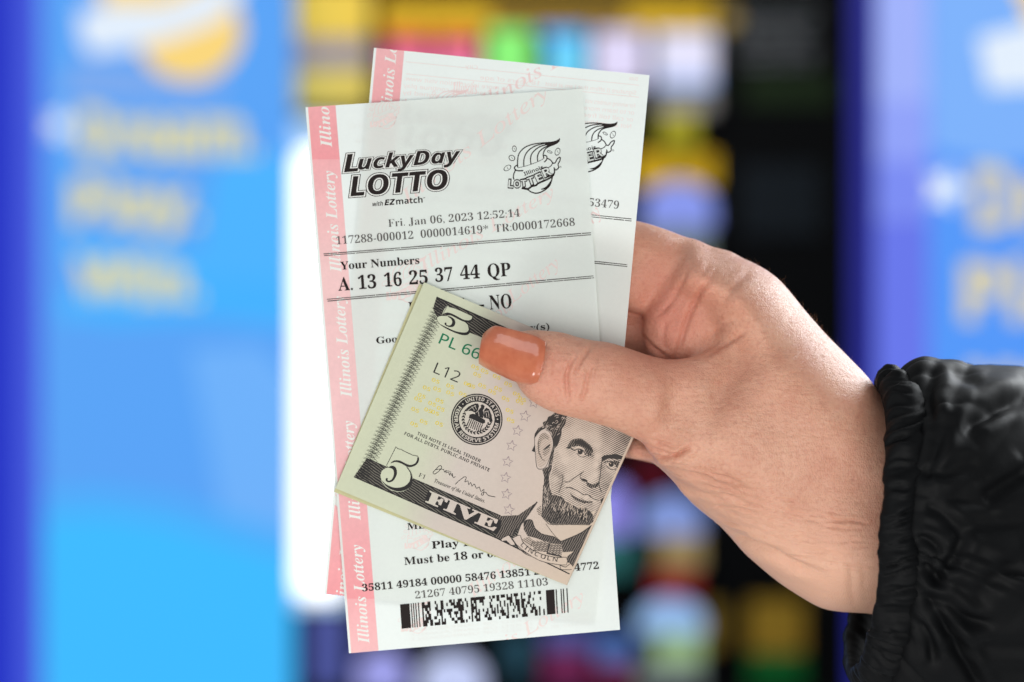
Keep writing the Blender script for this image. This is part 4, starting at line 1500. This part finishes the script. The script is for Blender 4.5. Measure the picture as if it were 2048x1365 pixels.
# ------------------------------------------------------------------ jacket sleeve with elastic cuff
m_nylon, nt, b, out = new_mat('black satin nylon')
tc = node(nt, 'ShaderNodeTexCoord')
b.inputs['Base Color'].default_value = (0.0022, 0.0025, 0.003, 1)
b.inputs['Roughness'].default_value = 0.6
b.inputs['Specular IOR Level'].default_value = 0.13
b.inputs['Sheen Weight'].default_value = 0.0
b.inputs['Sheen Roughness'].default_value = 0.4
bp = node(nt, 'ShaderNodeBump', Strength=0.1, Distance=0.0008)
nt.links.new(noise(90, 4, 0.2, 0.8), bp.inputs['Height'])
wv = node(nt, 'ShaderNodeTexNoise', Scale=2600.0, Detail=1.0)
nt.links.new(tc.outputs['Object'], wv.inputs['Vector'])
bp2 = node(nt, 'ShaderNodeBump', Strength=0.12, Distance=0.0001)
nt.links.new(wv.outputs['Fac'], bp2.inputs['Height'])
nt.links.new(bp.outputs[0], bp2.inputs['Normal'])
nt.links.new(bp2.outputs[0], b.inputs['Normal'])


def fbm1(t, seed, period):
    r = np.random.default_rng(seed)
    n = int(period)
    ph = r.random(n) * 2 - 1
    x = (t % 1.0) * n
    i = np.floor(x).astype(int)
    f = x - i
    f = f * f * (3 - 2 * f)
    return ph[i % n] * (1 - f) + ph[(i + 1) % n] * f


# cuff: centre line of the band through space, left (hand side) and right (sleeve side) edges in pixels + depth in mm
LOOP = [  # (u_left, v_left), (u_right, v_right), y mm
    ((1750, 772), (1812, 750), 6), ((1762, 804), (1842, 780), -8), ((1769, 863), (1857, 842), -20), ((1769, 935), (1852, 925), -27),
    ((1763, 1000), (1832, 1005), -30), ((1757, 1065), (1832, 1070), -30), ((1754, 1130), (1843, 1135), -28), ((1748, 1200), (1838, 1215), -23),
    ((1738, 1258), (1822, 1290), -16), ((1722, 1312), (1800, 1360), -6), ((1706, 1338), (1775, 1400), 8), ((1697, 1318), (1752, 1390), 24),
    ((1695, 1270), (1745, 1330), 38), ((1702, 1190), (1755, 1220), 50), ((1718, 1080), (1772, 1090), 56), ((1738, 950), (1790, 950), 54),
    ((1752, 856), (1805, 846), 42), ((1750, 794), (1806, 774), 24)]
nc = 360
Lc = np.array(catmull([(a[0], a[1], y) for a, b_, y in LOOP], 20, True))
Rc = np.array(catmull([(b_[0], b_[1], y + 1) for a, b_, y in LOOP], 20, True))
nc = len(Lc)
cen = (Lc + Rc).mean(0) / 2
prof = [(0.0, 0.0), (0.05, 0.9), (0.18, 1.7), (0.36, 2.1), (0.55, 2.2), (0.75, 1.8), (0.92, 0.9), (1.0, 0.1)]   # across the band, mm outwards
prof = catmull(prof, 3)
inner = [(0.98, -1.2), (0.75, -2.0), (0.45, -2.2), (0.2, -1.8), (0.04, -0.8)]
ring_pts = [tuple(p) for p in prof] + inner
tt = np.arange(nc) / nc
vs, fs = [], []
LP, RP = Pn(Lc[:, 0], Lc[:, 1], Lc[:, 2] / 1000), Pn(Rc[:, 0], Rc[:, 1], Rc[:, 2] / 1000)
mid = (LP + RP) / 2
cmid = mid.mean(0)
tang = np.roll(mid, -1, 0) - np.roll(mid, 1, 0)
tang /= np.linalg.norm(tang, axis=1)[:, None]
wdir = RP - LP
outd = np.cross(wdir, tang)
outd /= np.linalg.norm(outd, axis=1)[:, None]
sgn = np.sign(((mid - cmid) * outd).sum(1))
outd *= sgn[:, None]
outd = np.stack([blur(outd[:, i:i + 1].repeat(3, 1), 12)[:, 1] for i in range(3)], 1)
outd /= np.linalg.norm(outd, axis=1)[:, None]
for (a, h) in ring_pts:
    tl = tt + 0.016 * (a - 0.5) + 0.003 * np.sin(14 * tt + 5 * a)
    g = np.abs(fbm1(tl, 3, 64)) ** 0.7 * 2.1 + np.abs(fbm1(tl + 0.004 * np.sin(7 * a), 4, 110)) * 1.1 - 0.5 + fbm1(tl, 8, 21) * 0.5
    gl = fbm1(tt, 9, 64) * 0.6
    w = math.sin(math.pi * min(max(a, 0), 1)) ** 0.5 if h > 0 else 0.4
    hh = h * 1.25 + (g - 0.5) * (1.25 * w + 0.15)
    p = LP * (1 - a) + RP * a + outd * (hh / 1000)[:, None] + wdir * ((1 - a) * gl * 0.07)[:, None]
    vs += [tuple(q) for q in p]
nr = len(ring_pts)
for r_ in range(nr):
    for i in range(nc):
        a, b2 = r_ * nc + i, r_ * nc + (i + 1) % nc
        c2, d2 = ((r_ + 1) % nr) * nc + (i + 1) % nc, ((r_ + 1) % nr) * nc + i
        fs.append((a, b2, c2, d2))
sl_vs = []
# sleeve: rings from the sleeve edge of the cuff outwards along the arm
ns = 120
arm = np.array(P(2048, 1060, 0.03)) - np.array(P(1800, 1010, 0.012))
arm /= np.linalg.norm(arm)
rc = RP.mean(0)
sfs = []
for j in range(ns + 1):
    s = j / ns * 0.105
    sm = s * 1000
    grow = 0.955 + 0.15 * (1 - math.exp(-sm / 5.0)) + 0.12 * (1 - math.exp(-sm / 20.0))
    fall = math.exp(-sm / 16.0)
    f1 = (np.abs(fbm1(tt + 0.002 * math.sin(sm * 0.4), 31, 40)) - 0.35) * 2.4 * fall * min(1, sm / 2.5)
    f2 = fbm1(tt + 0.0022 * sm, 35, 17) * 1.3 * math.exp(-((sm - 14) / 16) ** 2)
    f3 = fbm1(tt - 0.003 * sm, 36, 9) * 2.2 * min(1, sm / 18)
    f4 = (np.abs(fbm1(tt + 0.006 * sm, 41, 15)) - 0.4) * 1.2 * min(1, sm / 25)
    f5 = 0.5 * np.sin(sm / 5.5 + 9 * fbm1(tt, 44, 11)) * min(1, sm / 15)
    pos = rc + (RP - rc) * grow + arm * (s - 0.004)
    rad = (RP - rc); rad = rad - (rad @ arm)[:, None] * arm
    rad /= np.linalg.norm(rad, axis=1)[:, None]
    pos = pos + rad * ((f1 + f2 + f3 + f4 + f5) / 1000)[:, None]
    sl_vs += [tuple(q) for q in pos]
for j in range(ns):
    for i in range(nc):
        a, b2 = j * nc + i, j * nc + (i + 1) % nc
        sfs.append((a, a + nc, b2 + nc, b2))
sme = mesh('jacket_sleeve', sl_vs, sfs, True)
bm = bmesh.new(); bm.from_mesh(sme); bmesh.ops.recalc_face_normals(bm, faces=bm.faces[:]); bm.to_mesh(sme); bm.free()
sme.update()
FOLD = [([(1881, 724), (1857, 763), (1850, 797), (1862, 832), (1869, 860)], 1.8, 15), ([(2060, 790), (2025, 805), (2001, 813), (1976, 828), (1952, 841), (1930, 870)], 2.2, 15),
        ([(2045, 768), (1985, 776), (1930, 800), (1885, 842), (1872, 880)], -1.2, 26), ([(1913, 822), (1884, 861), (1864, 919), (1845, 973)], 1.4, 13),
        ([(1845, 1129), (1866, 1150), (1880, 1172)], 2.4, 11), ([(1874, 1165), (1895, 1135), (1918, 1098), (1935, 1050)], 1.6, 12), ([(1840, 1187), (1884, 1240), (1932, 1324), (1975, 1400)], 2.4, 13),
        ([(1850, 1196), (1893, 1207), (1935, 1240), (1990, 1250)], 2.0, 12), ([(1965, 1000), (2015, 968), (2060, 940)], 1.8, 16), ([(1850, 1010), (1890, 1030), (1925, 1075)], 1.2, 12),
        ([(1900, 735), (1935, 760), (1960, 775)], 0.7, 13), ([(2060, 1120), (2000, 1150), (1950, 1200)], 1.2, 18), ([(1870, 960), (1905, 935), (1960, 925)], 0.9, 14),
        ([(1835, 1075), (1862, 1085), (1885, 1110)], 1.5, 9), ([(1838, 1240), (1860, 1280), (1868, 1330)], 1.6, 10)]
n = len(sme.vertices)
co = np.empty(n * 3); sme.vertices.foreach_get('co', co); co = co.reshape(-1, 3)
no = np.empty(n * 3); sme.vertices.foreach_get('normal', no); no = no.reshape(-1, 3)
kk = PX * (co[:, 1] + CD) / CD
su, sv = co[:, 0] / kk + 1024, 682.5 - (co[:, 2] - ZC) / kk
fw = np.clip(-no[:, 1] * 3 + 0.6, 0, 1)
dsp = np.zeros(n)
for pts, dep, wd in FOLD:
    q = np.array(catmull(pts, 6))
    d = np.full(n, 1e9); tq = np.zeros(n)
    for j in range(len(q) - 1):
        ex = q[j + 1] - q[j]
        t = np.clip(((su - q[j, 0]) * ex[0] + (sv - q[j, 1]) * ex[1]) / (ex @ ex + 1e-9), 0, 1)
        dd = np.hypot(su - q[j, 0] - t * ex[0], sv - q[j, 1] - t * ex[1])
        m = dd < d
        d[m] = dd[m]; tq[m] = (j + t[m]) / (len(q) - 1)
    fade = np.clip(np.minimum(tq, 1 - tq) * 5 + 0.1, 0, 1)
    dsp -= dep * (np.exp(-(d / wd) ** 2) - 0.5 * np.exp(-((d - 2.0 * wd) / (1.1 * wd)) ** 2)) * fade * fw
co += no * (dsp / 1000)[:, None]
sme.vertices.foreach_set('co', co.ravel())
sleeve = link('jacket_sleeve', sme, m_nylon, hand)
tag(sleeve, 'black puffer jacket sleeve with soft folds')
cuff = link('elastic_cuff', mesh('elastic_cuff', vs, fs, True), m_nylon, sleeve)
for o in (sleeve, cuff):
    bm = bmesh.new(); bm.from_mesh(o.data); bmesh.ops.recalc_face_normals(bm, faces=bm.faces[:]); bm.to_mesh(o.data); bm.free()


# ------------------------------------------------------------------ the lottery machines behind, far out of focus
def slab(name, pts, y, depth, mat, parent=None, smooth=0):
    """a solid with the given outline (pixels) on its front face at depth y, going back by depth"""
    if smooth:
        pts = catmull(pts, smooth, True)
    n = len(pts)
    f = [P(u, v, y) for u, v in pts]
    vs = f + [(x, yy + depth, z) for x, yy, z in f]
    tr = tessellate_polygon([[Vector((p[0], p[1], 0)) for p in pts]])
    fs = [t for t in tr] + [tuple(i + n for i in reversed(t)) for t in tr]
    fs += [(i, (i + 1) % n, n + (i + 1) % n, n + i) for i in range(n)]
    me = mesh(name, vs, fs)
    bm = bmesh.new(); bm.from_mesh(me); bmesh.ops.recalc_face_normals(bm, faces=bm.faces[:]); bm.to_mesh(me); bm.free()
    return link(name, me, mat, parent)


def rect(u0, v0, u1, v1, r=0):
    if not r:
        return [(u0, v0), (u1, v0), (u1, v1), (u0, v1)]
    out = []
    for cx, cy, a0 in ((u1 - r, v0 + r, -90), (u1 - r, v1 - r, 0), (u0 + r, v1 - r, 90), (u0 + r, v0 + r, 180)):
        for i in range(6):
            a = R(a0 + 18 * i)
            out.append((cx + r * math.cos(a), cy + r * math.sin(a)))
    return out


def dome(u0, v0, u1, v1):
    cx, w = (u0 + u1) / 2, (u1 - u0) / 2
    h = min(w * 0.8, (v1 - v0) * 0.7)
    return [(cx + w * math.cos(a), v0 + h - h * math.sin(a)) for a in np.linspace(math.pi, 0, 13)] + [(u1, v1), (u0, v1)]


BY = 2.20


def flat(y):
    return lambda u, v: y


def sign(prefix_y, par, m_txt, m_star, du, dv, sc, words=True):
    """star and three words of a blue panel; positions scaled about (115, 250)"""
    q = lambda u, v: (du + (u - 115) * sc, dv + (v - 250) * sc)
    st = Ink()
    c = q(118, 252)
    st.poly([(c[0] + (36 if i % 2 == 0 else 17) * sc * math.cos(i * math.pi / 5 - 1.3), c[1] + (36 if i % 2 == 0 else 17) * sc * math.sin(i * math.pi / 5 - 1.3)) for i in range(10)], 1)
    st.build('star_mark', m_star, par, flat(prefix_y - 0.004), maxedge=400)
    for w, a, b_, h in (('Dream.', (160, 312), (512, 312), 92), ('Play.', (142, 448), (400, 448), 84), ('Win.', (150, 602), (400, 602), 84)):
        t = Ink()
        t.text(w, 'sansb', q(*a), q(*b_), h * sc, 1, off=0.03)
        t.build('panel_word', m_txt, par, flat(prefix_y - 0.004), maxedge=400)


g_panel = glow('blue backlit panel', (86, 162, 246), 1.0)
g_panel_low = glow('bright blue backlit print', (58, 186, 255), 1.0)
g_panel_mid = glow('soft blue backlit print', (108, 176, 250), 1.0)
g_panel_haze = glow('periwinkle painted haze', (120, 168, 238), 1.0)  # purplish reflection haze near the panel top, put in as colour
g_word = glow('pale yellow backlit lettering', (228, 218, 150), 1.0)
g_star = glow('white backlit star', (238, 248, 255), 1.0)
g_logo_w = glow('white backlit logo', (226, 238, 252), 1.0)
g_logo_y = glow('yellow backlit logo', (250, 214, 122), 1.0)
m_navy = glow('deep blue lit edge', (26, 46, 196), 1.0)
m_violet_edge = glow('violet blue lit edge', (68, 90, 222), 1.0)
m_black = plain('black cabinet plastic', (12, 13, 13), 0.8, spec=0.05, noise=0.2)
m_blue_body = plain('blue cabinet paint', (24, 40, 150), 0.45, noise=0.1)

# ---- left blue machine
y = BY
ml = empty('lottery_kiosk', (P(300, 0, y)[0], y + 0.3, 0.0), 'blue lottery kiosk on the left with Dream Play Win panel', 'lottery machine', 'blue lottery kiosks')
slab('cabinet', rect(-400, -700, 470, 2600), y + 0.012, 0.5, m_blue_body, ml)
slab('light_panel', rect(84, -640, 586, 2400), y, 0.010, g_panel, ml)
slab('edge_trim', rect(-380, -640, 34, 2400), y + 0.002, 0.010, m_navy, ml)
slab('edge_trim', rect(34, -640, 84, 2400), y + 0.001, 0.010, m_violet_edge, ml)
k = Ink()
k.poly([(86, 985), (200, 975), (340, 995), (480, 1037), (584, 1065), (584, 1119), (480, 1091), (340, 1049), (200, 1029), (86, 1039)], 1)
k.build('panel_print_and_haze', glow('mid blue backlit print', (74, 174, 251)), ml, flat(y - 0.0025), maxedge=900)
k = Ink()
k.poly([(86, 1040), (200, 1030), (340, 1050), (480, 1092), (584, 1120), (584, 2390), (86, 2390)], 1)
k.build('panel_print_and_haze', g_panel_low, ml, flat(y - 0.002), maxedge=900)
k = Ink()
k.poly([(430, 330), (584, 300), (584, 660), (420, 640), (200, 650), (130, 480), (400, 500)], 1)
k.poly([(330, 560), (584, 560), (584, 640), (120, 640), (120, 590)], 1)
k.build('panel_print_and_haze', glow('clear blue backlit print', (72, 178, 255)), ml, flat(y - 0.0015), maxedge=900)
k = Ink()
k.poly([(380, 700), (520, 690), (584, 760), (584, 1118), (450, 1080), (420, 900)], 1)
k.build('panel_print_and_haze', g_panel_mid, ml, flat(y - 0.002), maxedge=900)
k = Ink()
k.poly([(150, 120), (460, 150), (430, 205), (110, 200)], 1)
k.build('panel_print_and_haze', g_panel_haze, ml, flat(y - 0.002), maxedge=900)
sign(y, ml, g_word, g_star, 115, 250, 1.0)
k = Ink()       # pot-shaped logo above the words
k.disc((378, 60), 108, 1, 40, 0.95)
k.poly([(190, -60), (300, -70), (330, 10), (210, 20)], 1)
k.build('panel_logo', g_logo_y, ml, flat(y - 0.004), maxedge=400)
k = Ink()
k.poly([(158, 20), (230, 8), (330, 10), (420, -30), (480, -60), (490, -20), (440, 40), (350, 75), (260, 98), (180, 108), (160, 80)], 2)
k.build('panel_logo_band', g_logo_w, ml, flat(y - 0.004), maxedge=400)

# ---- right blue machine, standing nearer
y = 1.48
mr_ = empty('lottery_kiosk', (P(2050, 0, y)[0], y + 0.3, 0.0), 'blue lottery kiosk on the right, nearer and cut by the frame', 'lottery machine', 'blue lottery kiosks')
slab('cabinet', rect(1990, -900, 2760, 3000), y + 0.014, 0.5, m_blue_body, mr_)
slab('edge_trim', rect(1702, -860, 1752, 2900), y + 0.002, 0.011, glow('navy lit edge', (20, 24, 132)), mr_)
for a_, b_, c_ in ((-860, 200, (158, 176, 250)), (202, 320, (142, 160, 248)), (322, 440, (120, 138, 242)), (442, 2900, (100, 116, 234))):
    slab('edge_trim', rect(1752, a_, 1858, b_), y + 0.001, 0.011, glow('lavender blue lit edge', c_), mr_)
slab('light_panel', rect(1860, -860, 2740, 2900), y, 0.010, glow('sky blue backlit panel', (80, 150, 248)), mr_)
k = Ink()
k.poly([(1862, -800), (2200, -800), (2200, 300), (2000, 330), (1862, 300)], 1)
k.build('panel_print_and_haze', glow('pale blue backlit print', (122, 176, 250)), mr_, flat(y - 0.002), maxedge=900)
sign(y, mr_, glow('muted yellow backlit lettering', (214, 206, 172)), g_star, 1886, 375, 1.34)
k = Ink()
k.disc((2200, 90), 150, 1, 40, 0.95)
k.poly([(2010, -60), (2150, -80), (2180, 30), (2060, 45)], 1)
k.build('panel_logo', g_logo_y, mr_, flat(y - 0.004), maxedge=400)
k = Ink()
k.poly([(1955, 75), (2050, 50), (2180, 50), (2300, 10), (2320, 60), (2200, 140), (2080, 175), (1975, 180)], 2)
k.build('panel_logo_band', g_logo_w, mr_, flat(y - 0.004), maxedge=400)

# ---- dark ticket dispenser between them
y = 2.30
mc = empty('ticket_dispenser', (P(1150, 0, y)[0], y + 0.3, 0.0), 'black scratch ticket dispenser between the two blue kiosks', 'ticket machine')
slab('cabinet', rect(586, -700, 1740, 2600), y + 0.03, 0.6, m_black, mc)
slab('header_strip', rect(762, 4, 1428, 58), y, 0.03, plain('amber header', (214, 172, 40), 0.7, spec=0.1), mc)
slab('header_lettering', rect(985, 14, 1255, 50), y - 0.006, 0.006, plain('dull brown print', (112, 88, 44), 0.7, spec=0.1), mc)
slab('header_strip', rect(1268, 308, 1432, 372), y, 0.03, plain('amber header', (222, 176, 28), 0.7, spec=0.1), mc)
lw = slab('lit_window', rect(566, 240, 700, 1216, 26), y - 0.03, 0.02, glow('pale painted glow rim', (190, 224, 255)), mc)  # pale rim paints the fading glow around the bright window
slab('window_glare', rect(588, 300, 690, 1196, 30), y - 0.034, 0.006, glow('overexposed lit window', (255, 255, 255), 2.0), lw)
k = Ink()
for i in range(5):
    k.text(('Scratch and win', 'play here', 'insert cash', 'scan ticket', 'must be 18')[i], 'sansb', (1484, 34 + 24 * i), (1636 - 14 * (i % 3), 34 + 24 * i), 13, 1)
k.build('instruction_lettering', plain('grey instruction print', (120, 124, 124), 0.6), mc, flat(y + 0.029), maxedge=400)
k = Ink()
k.disc((1456, 38), 20, 1, 20)
k.build('round_button', plain('brass button', (170, 140, 50), 0.4), mc, flat(y + 0.028), maxedge=400)
slab('dark_panel', rect(1490, 150, 1668, 210), y + 0.024, 0.006, plain('dark green panel', (26, 40, 18), 0.7, spec=0.1), mc)
slab('dark_panel', rect(1480, 330, 1640, 470), y + 0.024, 0.006, plain('blue grey panel', (20, 26, 30), 0.7, spec=0.1), mc)
slab('base_sign', rect(588, -30, 738, 78), y - 0.02, 0.03, plain('yellow sign', (232, 196, 76), 0.7, spec=0.1), mc)
slab('base_sign', rect(588, 134, 738, 214), y - 0.02, 0.03, plain('yellow ochre sign', (214, 190, 90), 0.7, spec=0.1), mc)
slab('base_sign', rect(588, 80, 738, 132), y - 0.02, 0.03, plain('grey violet sign', (150, 140, 150), 0.7, spec=0.1), mc)

# ---- the packs of tickets on show, each a thing of its own
PACK = [
    ('pink scratch ticket pack with orange top, first in the row under the amber header', rect(772, 64, 862, 152, 8), [((226, 112, 162), rect(772, 92, 862, 152)), ((226, 92, 44), rect(772, 64, 862, 92))], 1),
    ('pink scratch ticket pack with orange top, second in the row under the amber header', rect(874, 64, 958, 152, 8), [((230, 116, 166), rect(874, 92, 958, 152)), ((228, 100, 40), rect(874, 64, 958, 92))], 1),
    ('bright green scratch ticket pack beside the blue one', rect(974, 58, 1064, 160, 8), [((140, 246, 122), rect(974, 58, 1064, 160))], 1),
    ('bright sky blue scratch ticket pack in the top row', rect(1078, 58, 1172, 170, 8), [((110, 214, 255), rect(1094, 74, 1172, 170)), ((66, 158, 250), rect(1078, 58, 1172, 74))], 1),
    ('pale lavender scratch ticket pack right of the blue one', rect(1188, 62, 1290, 170, 8), [((228, 220, 252), rect(1188, 62, 1290, 170))], 1),
    ('large white scratch ticket pack ending the top row', rect(1312, 64, 1428, 176, 10), [((232, 230, 254), rect(1312, 64, 1428, 150)), ((172, 196, 248), rect(1312, 150, 1428, 176))], 1),
    ('grey scratch ticket pack under the white one', rect(1312, 184, 1428, 226, 4), [((150, 146, 138), rect(1312, 184, 1428, 226))], 0),
    ('yellow green scratch ticket pack above the lower amber header', rect(1322, 228, 1392, 296, 4), [((176, 166, 40), rect(1322, 228, 1392, 296))], 0),
    ('blue domed scratch ticket pack under the lower amber header', dome(1288, 362, 1428, 455), [((136, 152, 236), dome(1288, 362, 1428, 455))], 1),
    ('grey green scratch ticket pack behind the fingers', rect(1286, 458, 1418, 520, 4), [((120, 134, 126), rect(1286, 458, 1418, 520))], 0),
    ('dark red scratch ticket pack just below the thumb', rect(1262, 925, 1352, 975, 4), [((92, 12, 28), rect(1262, 925, 1352, 975))], 0),
    ('violet domed scratch ticket pack at the ticket edge', dome(1188, 965, 1262, 1075), [((140, 136, 226), dome(1188, 965, 1262, 1075))], 1),
    ('teal scratch ticket pack at the ticket edge', rect(1190, 1078, 1266, 1150, 4), [((48, 112, 106), rect(1190, 1078, 1266, 1150))], 0),
    ('tan scratch ticket pack with pale blue domed top', dome(1284, 988, 1404, 1138), [((128, 150, 214), dome(1284, 988, 1404, 1070)), ((146, 128, 84), rect(1316, 1070, 1404, 1138))], 1),
    ('red scratch ticket pack under the tan one', rect(1304, 1140, 1394, 1196, 4), [((150, 10, 26), rect(1304, 1140, 1394, 1196))], 0),
    ('pale blue domed scratch ticket pack with green print', dome(1274, 1196, 1408, 1372), [((146, 184, 232), dome(1274, 1196, 1408, 1268)), ((146, 178, 124), rect(1310, 1270, 1404, 1325)), ((110, 122, 120), rect(1276, 1327, 1404, 1372))], 1),
    ('narrow amber scratch ticket pack beside the pale blue one', rect(1412, 1206, 1446, 1300, 4), [((128, 102, 32), rect(1412, 1206, 1446, 1300))], 0),
    ('amber scratch ticket pack with green foot below the wrist', rect(1498, 1200, 1608, 1376, 6), [((150, 118, 34), rect(1498, 1200, 1608, 1306)), ((10, 92, 36), rect(1498, 1310, 1608, 1376))], 0),
    ('blue scratch ticket pack with red foot at the bottom edge', rect(1196, 1270, 1262, 1376, 4), [((90, 124, 190), rect(1196, 1270, 1262, 1330)), ((130, 30, 60), rect(1196, 1332, 1262, 1376))], 0),
    ('slate violet scratch ticket pack beside the left blue kiosk', rect(616, 1226, 694, 1376, 8), [((86, 92, 152), rect(616, 1226, 694, 1376))], 0),
    ('lavender domed scratch ticket pack below the front ticket', dome(716, 1300, 812, 1390), [((158, 160, 232), dome(716, 1300, 812, 1390))], 1),
    ('white domed scratch ticket pack below the barcode', dome(842, 1308, 968, 1400), [((196, 206, 246), dome(842, 1308, 968, 1400))], 1),
    ('dark teal scratch ticket pack right of the barcode', rect(1008, 1262, 1062, 1350, 4), [((40, 78, 92), rect(1008, 1262, 1062, 1350))], 0),
    ('magenta scratch ticket pack below the ticket corner', rect(1086, 1300, 1180, 1376, 4), [((120, 40, 84), rect(1086, 1300, 1180, 1376))], 0),
    ('blue grey scratch ticket pack below the ticket corner', rect(1086, 1252, 1190, 1298, 4), [((84, 96, 160), rect(1086, 1252, 1190, 1298))], 0),
]
for i, (lab, outl, prints, lit) in enumerate(PACK):
    us, vsx = [p[0] for p in outl], [p[1] for p in outl]
    root = empty('ticket_pack', P(sum(us) / len(us), max(vsx), y - 0.03), lab, 'scratch tickets', 'ticket packs on show in the dispenser')
    back = slab('backing_card', outl, y - 0.02, 0.045, m_black, root)
    for c, pts in prints:
        mt = glow('lit ticket print', c, 1.0) if lit else plain('ticket print', c, 0.7, spec=0.1)
        slab('printed_face', pts, y - 0.026 - 0.002 * random.random(), 0.005, mt, root)
